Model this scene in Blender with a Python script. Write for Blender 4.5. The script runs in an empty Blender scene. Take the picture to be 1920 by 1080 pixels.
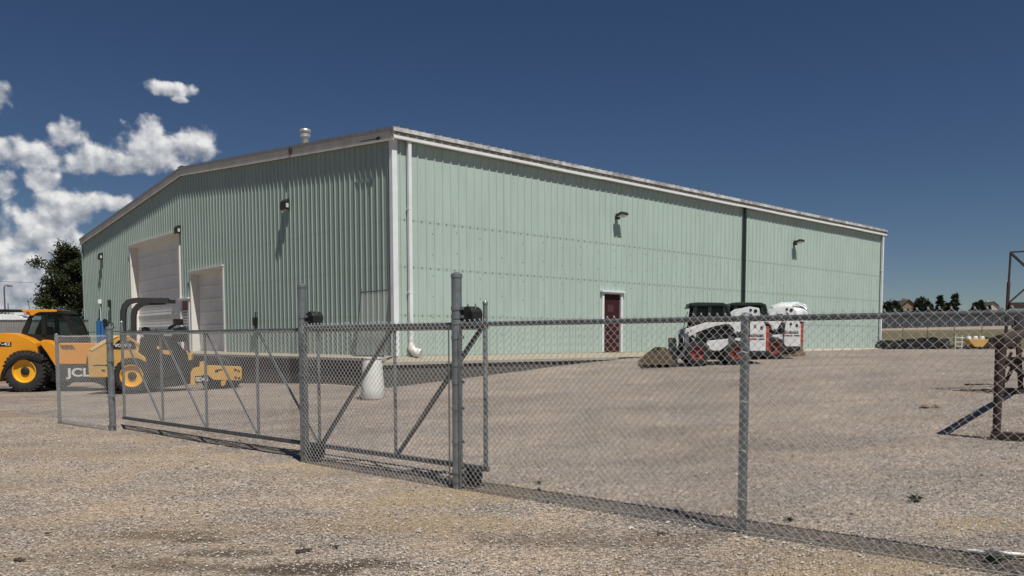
import bpy, math, random
from mathutils import Vector, Matrix
import numpy as np
random.seed(7)
R = math.radians
S = bpy.context.scene
C = S.collection
# ------------------------------------------------------------------ camera
F, CY, PITCH, ROLL, CH = 1500.5, 739.0, -0.06655, -0.00185, 1.6
cam_d = bpy.data.cameras.new('camera'); cam = bpy.data.objects.new('camera', cam_d); C.objects.link(cam)
cam_d.sensor_width = 36; cam_d.lens = F/1920*36
cam_d.shift_y = (CY-540)/1920
cam_d.clip_start = .1; cam_d.clip_end = 6000
cam.matrix_world = Matrix.Translation((0,0,CH)) @ Matrix.Rotation(R(90)+PITCH,4,'X') @ Matrix.Rotation(ROLL,4,'Z')
S.camera = cam
# ------------------------------------------------------------------ sun and sky
SUN = Vector((.272,-.50,1.0)).normalized()
sd = bpy.data.lights.new('sun','SUN'); so = bpy.data.objects.new('sun', sd); C.objects.link(so)
sd.energy = 5.0; sd.angle = R(.53); sd.color = (1,.955,.88)
so.rotation_euler = SUN.to_track_quat('Z','Y').to_euler()
S.view_settings.view_transform = 'Standard'; S.view_settings.look = 'None'
S.view_settings.exposure = -.06; S.view_settings.gamma = 1
W = bpy.data.worlds.new('World'); S.world = W; W.use_nodes = True
def build_world():
    nt = W.node_tree; N = nt.nodes; L = nt.links; N.clear()
    out = N.new('ShaderNodeOutputWorld'); bg = N.new('ShaderNodeBackground'); L.new(bg.outputs[0], out.inputs[0])
    sky = N.new('ShaderNodeTexSky'); sky.sky_type = 'NISHITA'; sky.sun_disc = False
    sky.sun_elevation = math.asin(SUN.z); sky.sun_rotation = math.atan2(SUN.x, SUN.y)
    sky.altitude = 1800; sky.air_density = 1.0; sky.dust_density = .2; sky.ozone_density = 3.0
    hs = N.new('ShaderNodeHueSaturation'); hs.inputs['Saturation'].default_value = 1.13; hs.inputs['Value'].default_value = .43
    hs.inputs['Hue'].default_value = .506
    L.new(sky.outputs[0], hs.inputs['Color'])
    def M(op, a, b=None, c=None, clamp=False):
        n = N.new('ShaderNodeMath'); n.operation = op; n.use_clamp = clamp
        for i, v in enumerate((a, b, c)):
            if v is None: continue
            if isinstance(v, (int, float)): n.inputs[i].default_value = v
            else: L.new(v, n.inputs[i])
        return n.outputs[0]
    tc = N.new('ShaderNodeTexCoord'); sx = N.new('ShaderNodeSeparateXYZ'); L.new(tc.outputs['Generated'], sx.inputs[0])
    u = M('ARCTAN2', sx.outputs[0], sx.outputs[1]); v = sx.outputs[2]
    # cumulus heads: azimuth, elevation and radii measured in the photograph
    blobs = [(-10,195,42,26),(332,180,42,12),(20,290,30,24),(85,300,60,26),(140,268,42,24),(175,305,56,28),
             (225,325,30,16),(262,318,30,18),(300,260,28,26),(318,292,72,34),(365,282,52,28),(395,290,22,14),(90,345,34,20),(0,350,50,22),
             (130,395,64,32),(95,425,60,34),(45,455,60,28),(10,490,60,32),(215,385,50,16),(120,455,60,30),(60,500,80,36),(75,545,60,24),(20,560,60,34),
             (150,540,60,40),(-40,430,60,26),(350,200,14,5)]
    cb = N.new('ShaderNodeCombineXYZ'); L.new(u, cb.inputs[0]); L.new(v, cb.inputs[1])
    # domain warp for ragged heads
    def noise(vec, scale, detail, rough=.6):
        n = N.new('ShaderNodeTexNoise'); n.inputs['Scale'].default_value = scale; n.inputs['Detail'].default_value = detail
        n.inputs['Roughness'].default_value = rough; L.new(vec, n.inputs['Vector']); return n
    D = None; H = None
    for (px, py, rx, ry) in blobs:
        au = math.atan((px-960)/F); cu = math.cos(au); hy = 641 - (px-960)*.003
        el = (hy-py)/F*cu; el = el/math.sqrt(1+el*el)
        ru = rx/F*cu*cu*1.03; rv = ry/F*cu*1.03
        dx = M('MULTIPLY', M('SUBTRACT', u, au), 1/ru); dy = M('MULTIPLY', M('SUBTRACT', v, el), 1/rv)
        # flatter below than above
        dist = M('SQRT', M('ADD', M('MULTIPLY', dx, dx), M('MULTIPLY', dy, dy)))
        D = dist if D is None else M('SMOOTH_MIN', D, dist, .25)
        hh = M('MULTIPLY', dy, M('SUBTRACT', 1.35, dist, clamp=True))
        H = hh if H is None else M('ADD', H, hh)
    def field(off):
        ad = N.new('ShaderNodeVectorMath'); ad.operation = 'ADD'; L.new(cb.outputs[0], ad.inputs[0]); ad.inputs[1].default_value = off
        n1 = noise(ad.outputs[0], 32, 7, .56); n2 = N.new('ShaderNodeTexVoronoi'); n2.feature = 'SMOOTH_F1'; n2.inputs['Scale'].default_value = 60
        n2.inputs['Smoothness'].default_value = .6; n2.inputs['Detail'].default_value = 1; L.new(ad.outputs[0], n2.inputs['Vector'])
        return M('ADD', M('MULTIPLY', n1.outputs['Fac'], 2.3), M('MULTIPLY', n2.outputs['Distance'], -.45))
    f0 = field((0,0,0)); f1 = field((.004,.009,0))
    dens = M('SUBTRACT', M('ADD', M('SUBTRACT', 1.1, D), f0), .87)     # >0 inside
    mr = N.new('ShaderNodeMapRange'); mr.interpolation_type = 'SMOOTHSTEP'; L.new(dens, mr.inputs[0])
    mr.inputs[1].default_value = -.16; mr.inputs[2].default_value = .46
    alpha = M('MULTIPLY', mr.outputs[0], .96)
    grad = M('MULTIPLY', M('SUBTRACT', f0, f1), .85)
    sh = M('ADD', M('ADD', .57, grad), M('MULTIPLY', H, .42), clamp=True)
    cr = N.new('ShaderNodeValToRGB'); L.new(sh, cr.inputs[0])
    e = cr.color_ramp.elements; e[0].position = 0; e[0].color = (2.0,2.3,2.9,1); e[1].position = 1; e[1].color = (8.6,8.6,8.5,1)
    m = e.new(.5); m.color = (4.6,4.8,5.2,1)
    mx = N.new('ShaderNodeMixRGB'); L.new(alpha, mx.inputs[0]); L.new(hs.outputs[0], mx.inputs[1]); L.new(cr.outputs[0], mx.inputs[2])
    L.new(mx.outputs[0], bg.inputs[0]); bg.inputs[1].default_value = .1
    W.cycles.sampling_method = 'MANUAL'; W.cycles.sample_map_resolution = 512
build_world()
# ------------------------------------------------------------------ frames of reference
TH = 0.73086; CX, CYB = -3.37897, 23.19421; L1, L2 = 31.93, 32.81; ZF = 1.1875; HW = 6.17; RISE = 1.49
d1 = Vector((math.cos(TH), math.sin(TH))); d2 = Vector((-math.sin(TH), math.cos(TH)))
def lerp(x, xs, ys): return float(np.interp(x, xs, ys))
def ground_z(x, y):
    q = Vector((x-CX, y-CYB)); a = q.dot(d1); v = q.dot(d2)
    h = lerp(a, [-14,-8,-.5,2.35,4,6,8,12,27,38,60,150,300,900], [0,0,.38,.55,.66,.81,.92,1.05,1.12,1.1,1.3,4.1,7.5,14])
    t = min(1, max(0, (v-1)/9)); h *= 1-.75*t*t*(3-2*t) if a < 5 else 1-.75*t*t*(3-2*t)*max(0, 1-(a-5)/25)
    return h
def ray(px, py):
    X = px-960; Y = py-CY; c, s = math.cos(ROLL), math.sin(ROLL)
    X, Y = X*c+Y*s, -X*s+Y*c
    return Vector((X, F*math.cos(PITCH)+Y*math.sin(PITCH), F*math.sin(PITCH)-Y*math.cos(PITCH)))
def at(px, py, depth):                       # world point seen at a photograph pixel, at a given distance ahead
    d = ray(px, py); t = depth/d.y; return Vector((d.x*t, depth, CH+d.z*t))
def on_z(px, py, z):
    d = ray(px, py); t = (z-CH)/d.z; return Vector((d.x*t, d.y*t, z))
def on_ground(px, py):
    z = 0.5
    for _ in range(40):
        p = on_z(px, py, z); z = .6*z+.4*ground_z(p.x, p.y)
    return Vector((p.x, p.y, ground_z(p.x, p.y)))
# ------------------------------------------------------------------ materials
def mat(name, col, rough=.6, metal=0, var=.12, vscale=3, bump=0, bscale=40, col2=None, spec=.5, detail=5, coord='Object', stretch=None, fac=None, coat=0):
    m = bpy.data.materials.new(name); m.use_nodes = True; nt = m.node_tree; N = nt.nodes; L = nt.links
    b = N['Principled BSDF']; b.inputs['Roughness'].default_value = rough; b.inputs['Metallic'].default_value = metal
    b.inputs['Specular IOR Level'].default_value = spec; b.inputs['Coat Weight'].default_value = coat
    tc = N.new('ShaderNodeTexCoord'); mp = N.new('ShaderNodeMapping'); L.new(tc.outputs[coord], mp.inputs[0])
    if stretch: mp.inputs['Scale'].default_value = stretch
    n = N.new('ShaderNodeTexNoise'); n.inputs['Scale'].default_value = vscale; n.inputs['Detail'].default_value = detail; n.inputs['Roughness'].default_value = .65
    L.new(mp.outputs[0], n.inputs['Vector'])
    cr = N.new('ShaderNodeValToRGB'); L.new(n.outputs['Fac'], cr.inputs[0])
    e = cr.color_ramp.elements; lo, hi = (.32,.68) if fac is None else fac
    e[0].position = lo; e[1].position = hi
    c2 = col2 if col2 else tuple(c*(1+var) for c in col)
    c1 = col if col2 else tuple(c*(1-var) for c in col)
    e[0].color = (*c1,1); e[1].color = (*[min(1,c) for c in c2],1)
    L.new(cr.outputs[0], b.inputs['Base Color'])
    if bump:
        nb = N.new('ShaderNodeTexNoise'); nb.inputs['Scale'].default_value = bscale; nb.inputs['Detail'].default_value = 4; L.new(mp.outputs[0], nb.inputs['Vector'])
        bp = N.new('ShaderNodeBump'); bp.inputs['Strength'].default_value = bump; bp.inputs['Distance'].default_value = .02
        L.new(nb.outputs['Fac'], bp.inputs['Height']); L.new(bp.outputs[0], b.inputs['Normal'])
    return m
def glass(name, col=(.6,.7,.68), alpha=.35):
    m = bpy.data.materials.new(name); m.use_nodes = True; N = m.node_tree.nodes; L = m.node_tree.links
    b = N['Principled BSDF']; b.inputs['Base Color'].default_value = (.02,.03,.03,1); b.inputs['Roughness'].default_value = .05
    t = N.new('ShaderNodeBsdfTransparent'); t.inputs[0].default_value = (*col,1); mx = N.new('ShaderNodeMixShader'); mx.inputs[0].default_value = alpha
    L.new(t.outputs[0], mx.inputs[1]); L.new(b.outputs[0], mx.inputs[2]); L.new(mx.outputs[0], N['Material Output'].inputs[0]); return m
GREEN = (.405,.505,.455)
def panel_mat(name='green_panel', k=1.):
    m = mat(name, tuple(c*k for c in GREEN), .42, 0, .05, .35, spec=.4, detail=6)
    nt = m.node_tree; N = nt.nodes; L = nt.links; b = N['Principled BSDF']; src = b.inputs['Base Color'].links[0].from_socket
    tc = N.new('ShaderNodeTexCoord'); mp = N.new('ShaderNodeMapping'); mp.inputs['Scale'].default_value = (4,4,.35); L.new(tc.outputs['Object'], mp.inputs[0])
    n = N.new('ShaderNodeTexNoise'); n.inputs['Scale'].default_value = 1.4; n.inputs['Detail'].default_value = 7; L.new(mp.outputs[0], n.inputs['Vector'])
    cr = N.new('ShaderNodeValToRGB'); cr.color_ramp.elements[0].position = .36; cr.color_ramp.elements[0].color = (.80,.80,.76,1)
    cr.color_ramp.elements[1].position = .56; cr.color_ramp.elements[1].color = (1,1,1,1); L.new(n.outputs['Fac'], cr.inputs[0])
    mu = N.new('ShaderNodeMixRGB'); mu.blend_type = 'MULTIPLY'; mu.inputs[0].default_value = .35; L.new(src, mu.inputs[1]); L.new(cr.outputs[0], mu.inputs[2])
    # girt lines: faint dirt along the screw rows
    sx = N.new('ShaderNodeSeparateXYZ'); L.new(tc.outputs['Object'], sx.inputs[0]); last = mu.outputs[0]
    for z0 in GIRTS:
        s = N.new('ShaderNodeMath'); s.operation = 'SUBTRACT'; L.new(sx.outputs[2], s.inputs[0]); s.inputs[1].default_value = z0
        a = N.new('ShaderNodeMath'); a.operation = 'ABSOLUTE'; L.new(s.outputs[0], a.inputs[0])
        mr = N.new('ShaderNodeMapRange'); mr.inputs[1].default_value = .015; mr.inputs[2].default_value = .07; mr.inputs[3].default_value = .30; mr.inputs[4].default_value = 0; L.new(a.outputs[0], mr.inputs[0])
        ml = N.new('ShaderNodeMath'); ml.operation = 'MULTIPLY'; L.new(mr.outputs[0], ml.inputs[0]); L.new(n.outputs['Fac'], ml.inputs[1])
        mm = N.new('ShaderNodeMixRGB'); L.new(ml.outputs[0], mm.inputs[0]); L.new(last, mm.inputs[1]); mm.inputs[2].default_value = (.20,.20,.15,1); last = mm.outputs[0]
    L.new(last, b.inputs['Base Color']); return m
GIRTS = (2.35, 3.75, 5.1)
M_ = dict(
    panel=panel_mat(), gable=panel_mat('shaded_green_panel', .72),  # gable: same green darkened evenly, the wall's shade put into its colour
    white=mat('white_trim', (.72,.745,.76), .45, 0, .08, 2, spec=.4),
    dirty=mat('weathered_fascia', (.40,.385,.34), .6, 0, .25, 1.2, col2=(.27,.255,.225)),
    plate=mat('worn_maroon_plate', (.075,.03,.028), .6), drip=mat('mottled_edge_trim', (.33,.33,.32), .45, .2, .2, 2.2, col2=(.74,.75,.75), fac=(.4,.6)),
    rakepaint=mat('rake_paint', (.56,.55,.51), .6, 0, .2, 1.4, col2=(.42,.41,.38)),
    rakesteel=mat('streaked_steel', (.13,.14,.15), .5, .5, .2, 5, col2=(.42,.41,.38), stretch=(8,8,.6)),
    ropsblack=mat('charcoal_paint', (.03,.031,.033), .55, 0, .2, 4),
    roof=mat('roof_metal', (.50,.50,.49), .42, .55, .2, 1.5),
    door=mat('overhead_door_paint', (.66,.655,.63), .45, 0, .07, 1.5, spec=.4),
    jamb=mat('jamb_paint', (.72,.70,.64), .55, 0, .1, 1.4, col2=(.55,.42,.28), fac=(.60,.72)),
    maroon=mat('maroon_paint', (.045,.012,.012), .6, 0, .25, 2, spec=.25),
    maroon2=mat('faded_maroon_paint', (.23,.09,.10), .55, 0, .2, 3),
    paper=mat('paper', (.62,.61,.58), .8, 0, .04),
    ink=mat('ink', (.05,.05,.05), .8),
    black=mat('black_metal', (.009,.009,.009), .5, 0, .3, 6),
    rubber=mat('rubber', (.014,.0135,.013), .85, 0, .3, 9, col2=(.036,.033,.03), bump=.3, bscale=60),
    bronze=mat('dark_bronze', (.02,.018,.016), .5, 0, .2),
    lens=mat('lamp_lens', (.55,.56,.53), .2, 0, .1),
    dgreen=mat('dark_green_paint', (.016,.026,.021), .4, 0, .2),
    pvc=mat('pvc', (.72,.71,.66), .4, 0, .1, 4),
    galv=mat('galvanized_steel', (.17,.19,.20), .42, .6, .25, 9, col2=(.30,.325,.335), bump=.05, bscale=90),
    galvd=mat('weathered_galvanized_steel', (.07,.078,.083), .5, .4, .25, 9, col2=(.135,.148,.155)),
    wire=mat('galvanized_wire', (.80,.80,.78), .40, .72, .06, 30),
    conc=mat('concrete', (.33,.31,.27), .9, 0, .2, 2, bump=.3, bscale=30),
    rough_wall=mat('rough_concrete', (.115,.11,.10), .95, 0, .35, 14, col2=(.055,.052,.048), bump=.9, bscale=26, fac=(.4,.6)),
    orange=mat('orange_yellow_paint', (.74,.30,.012), .35, 0, .07, 1.2, spec=.5, coat=.3),
    yellow=mat('yellow_paint', (.58,.335,.085), .42, 0, .12, 2),
    cream=mat('highlight_yellow_paint', (.72,.52,.22), .45, 0, .1, 2),  # cream: highlight on the compactor's hood slope, painted in as a paler yellow
    rim=mat('yellow_rim', (.78,.40,.02), .4, 0, .12, 5),
    mwhite=mat('machine_white', (.70,.71,.70), .35, 0, .07, 3, coat=.2),
    mdark=mat('machine_dark', (.014,.015,.016), .6, 0, .4, 5),
    mgrey=mat('machine_grey', (.10,.105,.105), .5, 0, .2, 4),
    red=mat('red_lens', (.42,.05,.03), .4, 0, .15, 6),
    redrim=mat('red_orange_rim', (.27,.033,.02), .5, 0, .2, 7),
    bucket=mat('worn_bucket_steel', (.065,.047,.028), .6, .2, .3, 5, col2=(.17,.125,.07)),
    rust=mat('rusty_steel', (.026,.017,.014), .85, .1, .3, 6, col2=(.058,.035,.027), bump=.4, bscale=50),
    rust2=mat('rusty_brown_paint', (.052,.033,.024), .8, .1, .3, 6),
    barrel=mat('white_plastic', (.66,.67,.64), .4, 0, .06, 5),
    wrap=mat('plastic_wrap', (.66,.69,.70), .25, 0, .1, 6, bump=.8, bscale=7, coat=.3),
    blue=mat('blue_plastic', (.02,.11,.28), .4),
    screen=glass('tinted_screen', (.22,.28,.25), .30), gl=glass('cab_glass', (.72,.80,.78), .16), gld=glass('dark_cab_glass', (.25,.3,.28), .45),
    bark=mat('bark', (.09,.065,.045), .95, 0, .3, 8),
    tanwall=mat('tan_house_siding', (.24,.17,.11), .8, 0, .1), creamwall=mat('cream_house_siding', (.46,.42,.35), .8),
    shingle=mat('dark_shingle', (.07,.066,.06), .9, 0, .2), bluewin=mat('window_glass', (.03,.04,.05), .15),
    slat=mat('grey_slats', (.20,.19,.18), .8, 0, .25, 30, stretch=(9,9,.2)),
    barrier=mat('blue_grey_fabric', (.042,.05,.062), .9, 0, .2, 3),
    rv=mat('rv_gelcoat', (.72,.72,.70), .3), rvs=mat('rv_stripe', (.08,.08,.085), .4), greenroof=mat('green_roof_metal', (.08,.20,.15), .5, 0, .1),
    lampgrey=mat('lamp_grey', (.10,.10,.105), .5), wood=mat('weathered_wood', (.20,.14,.09), .9, 0, .3, 4),
    dirt=mat('dirt_clod', (.05,.042,.035), .95, 0, .3, 20), weed=mat('weed_leaf', (.12,.14,.085), .8, 0, .3, 20),
    stone=mat('stone', (.30,.255,.225), .9, 0, .45, 9, detail=1, coord='Object'),
)
def foliage(name, c1, c2):
    m = mat(name, c1, .75, 0, 0, 1.3, col2=c2, detail=3, spec=.25); return m
M_['pine'] = foliage('pine_needles', (.016,.024,.010), (.052,.062,.022))
M_['pinefar'] = foliage('far_conifer_needles', (.018,.028,.016), (.045,.058,.032))
# ------------------------------------------------------------------ mesh builder
class MB:
    def __init__(s): s.v = []; s.f = []
    def add(s, vs, fs):
        o = len(s.v); s.v += [tuple(v) for v in vs]; s.f += [tuple(i+o for i in f) for f in fs]; return s
    def each(s, name, m, parent=None, **k):   # one object per primitive added so far
        n = len(s.v); par = list(range(n))
        def find(a):
            while par[a] != a: par[a] = par[par[a]]; a = par[a]
            return a
        for f in s.f:
            r = find(f[0])
            for q in f[1:]: par[find(q)] = r
        groups = {}
        for f in s.f: groups.setdefault(find(f[0]), []).append(f)
        out = []
        for g in groups.values():
            b = MB(); ids = {}
            for f in g:
                for q in f:
                    if q not in ids: ids[q] = len(b.v); b.v.append(s.v[q])
                b.f.append(tuple(ids[q] for q in f))
            out.append(b.build(name, m, parent, **k))
        return out
    def box(s, c, d, rot=None, taper=1):
        x, y, z = d[0]/2, d[1]/2, d[2]/2; vs = []
        for sz in (-1, 1):
            k = taper if sz > 0 else 1
            for sx, sy in ((-1,-1),(1,-1),(1,1),(-1,1)): vs.append(Vector((sx*x*k, sy*y*k, sz*z)))
        if rot is not None: vs = [rot @ v for v in vs]
        return s.add([v+Vector(c) for v in vs], [(3,2,1,0),(4,5,6,7),(0,1,5,4),(1,2,6,5),(2,3,7,6),(3,0,4,7)])
    def bb(s, p0, p1): return s.box([(a+b)/2 for a, b in zip(p0, p1)], [abs(b-a) for a, b in zip(p0, p1)])
    def tube(s, pts, r, n=8, cap=True, flat=None):
        pts = [Vector(p) for p in pts]; rings = []; up = None
        for i, p in enumerate(pts):
            if i == 0: t = pts[1]-p
            elif i == len(pts)-1: t = p-pts[-2]
            else: t = (pts[i+1]-p).normalized()+(p-pts[i-1]).normalized()
            t.normalize()
            if up is None: up = t.orthogonal().normalized() if flat is None else Vector(flat)
            a = (up-t*up.dot(t))
            if a.length < 1e-4: a = t.orthogonal()
            a.normalize(); b = t.cross(a); up = a
            rr = r[i] if isinstance(r, (list, tuple)) else r
            rings.append([p+a*(rr*math.cos(2*math.pi*(k+.5)/n))+b*(rr*math.sin(2*math.pi*(k+.5)/n)) for k in range(n)])
        vs = [v for g in rings for v in g]; fs = []
        for i in range(len(pts)-1):
            for k in range(n):
                k2 = (k+1) % n; fs.append((i*n+k, i*n+k2, (i+1)*n+k2, (i+1)*n+k))
        if cap: fs.append(tuple(range(n-1, -1, -1))); fs.append(tuple((len(pts)-1)*n+k for k in range(n)))
        return s.add(vs, fs)
    def bar(s, p0, p1, w, h, side=(0,1,0)):
        p0, p1 = Vector(p0), Vector(p1); t = (p1-p0).normalized(); a = Vector(side); a = (a-t*a.dot(t)).normalized(); b = t.cross(a)
        vs = []
        for p in (p0, p1):
            for i, j in ((-1,-1),(1,-1),(1,1),(-1,1)): vs.append(p+a*(i*w/2)+b*(j*h/2))
        return s.add(vs, [(3,2,1,0),(4,5,6,7),(0,1,5,4),(1,2,6,5),(2,3,7,6),(3,0,4,7)])
    def lathe(s, c, axis, prof, n=24, caps=True):          # prof: (radius, height along axis)
        ax = Vector(axis).normalized(); a = ax.orthogonal().normalized(); b = ax.cross(a); c = Vector(c); vs = []
        for r, h in prof:
            for k in range(n):
                t = 2*math.pi*k/n; vs.append(c+ax*h+a*(r*math.cos(t))+b*(r*math.sin(t)))
        fs = []
        for i in range(len(prof)-1):
            for k in range(n):
                k2 = (k+1) % n; fs.append((i*n+k, i*n+k2, (i+1)*n+k2, (i+1)*n+k))
        if caps: fs.append(tuple(range(n-1, -1, -1))); fs.append(tuple((len(prof)-1)*n+k for k in range(n)))
        return s.add(vs, fs)
    def prism(s, poly, y0, y1):                 # polygon in x,z swept from y0 to y1
        n = len(poly); vs = [(x, y0, z) for x, z in poly]+[(x, y1, z) for x, z in poly]
        fs = [tuple(range(n)), tuple(range(2*n-1, n-1, -1))]
        for k in range(n): k2 = (k+1) % n; fs.append((k2, k, n+k, n+k2))
        return s.add(vs, fs)
    def build(s, name, m, parent=None, bevel=0, smooth=False, recalc=True):
        me = bpy.data.meshes.new(name); me.from_pydata(s.v, [], s.f); me.update()
        if recalc:
            import bmesh
            b = bmesh.new(); b.from_mesh(me)
            if bevel: pass
            bmesh.ops.recalc_face_normals(b, faces=b.faces)
            if bevel:
                es = [e for e in b.edges if len(e.link_faces) == 2 and e.calc_face_angle(0) > .5]
                bmesh.ops.bevel(b, geom=es, offset=bevel, segments=2, profile=.6, affect='EDGES', clamp_overlap=True)
            b.to_mesh(me); b.free()
        me.materials.append(M_[m] if isinstance(m, str) else m)
        if smooth:
            for p in me.polygons: p.use_smooth = True
            try: me.set_sharp_from_angle(angle=R(40))
            except Exception: pass
        o = bpy.data.objects.new(name, me); C.objects.link(o)
        if parent: o.parent = parent
        return o
def tag(o, label=None, cat=None, group=None, kind=None):
    if label: o['label'] = label
    if cat: o['category'] = cat
    if group: o['group'] = group
    if kind: o['kind'] = kind
    return o
def thing(name, label, cat, loc=(0,0,0), rz=0, group=None, scale=1):
    o = bpy.data.objects.new(name, None); C.objects.link(o); o.location = loc; o.rotation_euler = (0,0,rz); o.scale = (scale,)*3
    return tag(o, label, cat, group)
def text(name, body, size, m, parent, origin, xdir, zdir=(0,0,1), width=None, bold=0.0, shear=0, align='CENTER'):
    cu = bpy.data.curves.new(name, 'FONT'); cu.body = body; cu.size = size; cu.align_x = align; cu.align_y = 'CENTER'; cu.extrude = .002; cu.offset = bold; cu.shear = shear
    t = bpy.data.objects.new(name+'_tmp', cu); C.objects.link(t)
    bpy.context.view_layer.update()
    me = bpy.data.meshes.new_from_object(t.evaluated_get(bpy.context.evaluated_depsgraph_get()))
    C.objects.unlink(t); bpy.data.objects.remove(t)
    x = Vector(xdir).normalized(); z = Vector(zdir).normalized(); y = x.cross(z)*-1; k = 1
    xs = [v.co.x for v in me.vertices]
    if width and xs: k = width/(max(xs)-min(xs))
    n = z.cross(x)*-1
    for v in me.vertices:
        c = v.co.copy(); v.co = Vector(origin)+x*(c.x*k)+z*c.y+x.cross(z)*c.z
    me.materials.clear(); me.materials.append(M_[m]); me.name = name
    o = bpy.data.objects.new(name, me); C.objects.link(o); o.parent = parent; return o
def copy_tree(o, parent=None):
    c = o.copy(); C.objects.link(c)
    if parent is not None: c.parent = parent; c.matrix_parent_inverse = o.matrix_parent_inverse
    for ch in list(o.children): copy_tree(ch, c)
    return c
#@@GROUND
# ------------------------------------------------------------------ ground
def gravel_mat():
    m = bpy.data.materials.new('gravel'); m.use_nodes = True; nt = m.node_tree; N = nt.nodes; L = nt.links; b = N['Principled BSDF']
    b.inputs['Roughness'].default_value = .95; b.inputs['Specular IOR Level'].default_value = .15
    g = N.new('ShaderNodeNewGeometry'); P = g.outputs['Position']
    def noise(sc, det, rough=.6, vec=P):
        n = N.new('ShaderNodeTexNoise'); n.inputs['Scale'].default_value = sc; n.inputs['Detail'].default_value = det; n.inputs['Roughness'].default_value = rough; L.new(vec, n.inputs['Vector']); return n.outputs['Fac']
    def ramp(f, *st):
        c = N.new('ShaderNodeValToRGB'); L.new(f, c.inputs[0]); e = c.color_ramp.elements
        while len(e) < len(st): e.new(.5)
        for q, (p, col) in zip(e, st): q.position = p; q.color = (*col,1) if len(col) == 3 else col
        return c.outputs[0]
    def mix(f, a, c, mode='MIX'):
        x = N.new('ShaderNodeMixRGB'); x.blend_type = mode
        for i, v in ((0,f),(1,a),(2,c)):
            if isinstance(v, (int,float)): x.inputs[i].default_value = v
            elif isinstance(v, tuple): x.inputs[i].default_value = (*v,1)
            else: L.new(v, x.inputs[i])
        return x.outputs[0]
    def mth(op, a, b_=0., c=0.):
        n = N.new('ShaderNodeMath'); n.operation = op; n.use_clamp = op in ('MULTIPLY',)
        for i, v in ((0,a),(1,b_),(2,c)):
            if isinstance(v, (int,float)): n.inputs[i].default_value = v
            else: L.new(v, n.inputs[i])
        return n.outputs[0]
    vo = N.new('ShaderNodeTexVoronoi'); vo.inputs['Scale'].default_value = 52; L.new(P, vo.inputs['Vector'])
    sv = N.new('ShaderNodeSeparateColor'); L.new(vo.outputs['Color'], sv.inputs[0])
    stone = ramp(sv.outputs[0], (0,(.04,.034,.03)), (.25,(.17,.147,.13)), (.55,(.33,.29,.258)), (1,(.76,.69,.625)))
    vo2 = N.new('ShaderNodeTexVoronoi'); vo2.inputs['Scale'].default_value = 105; L.new(P, vo2.inputs['Vector'])
    s2 = N.new('ShaderNodeSeparateColor'); L.new(vo2.outputs['Color'], s2.inputs[0])
    fine = ramp(s2.outputs[1], (0,(.07,.06,.052)), (.5,(.30,.262,.23)), (1,(.62,.55,.49)))
    st = mix(.35, stone, fine)
    big = noise(.16, 6); mid = noise(1.1, 6)
    base = mix(ramp(mid, (.40,(0,0,0)), (.62,(1,1,1))), mix(1., st, (.86,.86,.88), 'MULTIPLY'), mix(1., st, (1.12,1.06,1.0), 'MULTIPLY'))
    # fine tan dirt: everywhere a little, more outside the fence
    sx = N.new('ShaderNodeSeparateXYZ'); L.new(P, sx.inputs[0])
    # signed distance outside fence line (towards camera)
    side = mth('ADD', mth('MULTIPLY_ADD', sx.outputs[0], -.657, 0), mth('MULTIPLY_ADD', sx.outputs[1], -.753, 6.14))
    outside = N.new('ShaderNodeMapRange'); L.new(mth('ADD', side, mth('MULTIPLY_ADD', mid, 2.5, -1.25)), outside.inputs[0]); outside.inputs[1].default_value = -.35; outside.inputs[2].default_value = .5
    dirtc = mix(noise(60, 5), (.20,.155,.105), (.40,.335,.26))
    dm = mth('MULTIPLY', ramp(noise(.55, 7, .65), (.47,(0,0,0)), (.63,(1,1,1))), outside.outputs[0])
    dm = mth('MULTIPLY', dm, .75)
    c = mix(dm, base, dirtc)
    c = mix(mth('MULTIPLY', outside.outputs[0], .6), c, mix(1., c, (1.32,1.27,1.18), 'MULTIPLY'))
    zone = ramp(noise(.33, 5, .6), (.36,(.84,.83,.82)), (.5,(.97,.97,.97)), (.64,(1.10,1.09,1.07)))
    c = mix(1., c, zone, 'MULTIPLY')
    mp = N.new('ShaderNodeMapping'); mp.vector_type = 'POINT'; mp.inputs['Rotation'].default_value = (0,0,R(-38)); mp.inputs['Scale'].default_value = (.16,1.5,1); L.new(P, mp.inputs[0])
    lane = ramp(noise(.75, 4, .55, mp.outputs[0]), (.42,(.86,.84,.82)), (.52,(1,1,1)))
    c = mix(.75, c, mix(1., c, lane, 'MULTIPLY'))
    # local patches: (x, y, rx, ry, colour, strength)
    gp = mth('ADD', mth('MULTIPLY', noise(3.0, 6, .7), .6), mth('MULTIPLY', noise(22, 5, .75), .4))
    for (px, py, rx, ry, col, k) in PATCHES:
        p = on_z(px, py, 0)
        vx = N.new('ShaderNodeVectorMath'); vx.operation = 'SUBTRACT'; L.new(P, vx.inputs[0]); vx.inputs[1].default_value = (p.x, p.y, 0)
        vs = N.new('ShaderNodeVectorMath'); vs.operation = 'MULTIPLY'; L.new(vx.outputs[0], vs.inputs[0]); vs.inputs[1].default_value = (1/rx, 1/ry, 0)
        vl = N.new('ShaderNodeVectorMath'); vl.operation = 'LENGTH'; L.new(vs.outputs[0], vl.inputs[0])
        mr = N.new('ShaderNodeMapRange'); mr.interpolation_type = 'SMOOTHSTEP'; L.new(mth('ADD', vl.outputs['Value'], mth('MULTIPLY_ADD', gp, 3.2, -1.6)), mr.inputs[0])
        mr.inputs[1].default_value = 1.1; mr.inputs[2].default_value = .4; mr.inputs[3].default_value = 0; mr.inputs[4].default_value = k
        c = mix(mr.outputs[0], c, mix(.35, col, mix(1., st, tuple(x*3.6 for x in col), 'MULTIPLY')))
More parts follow.
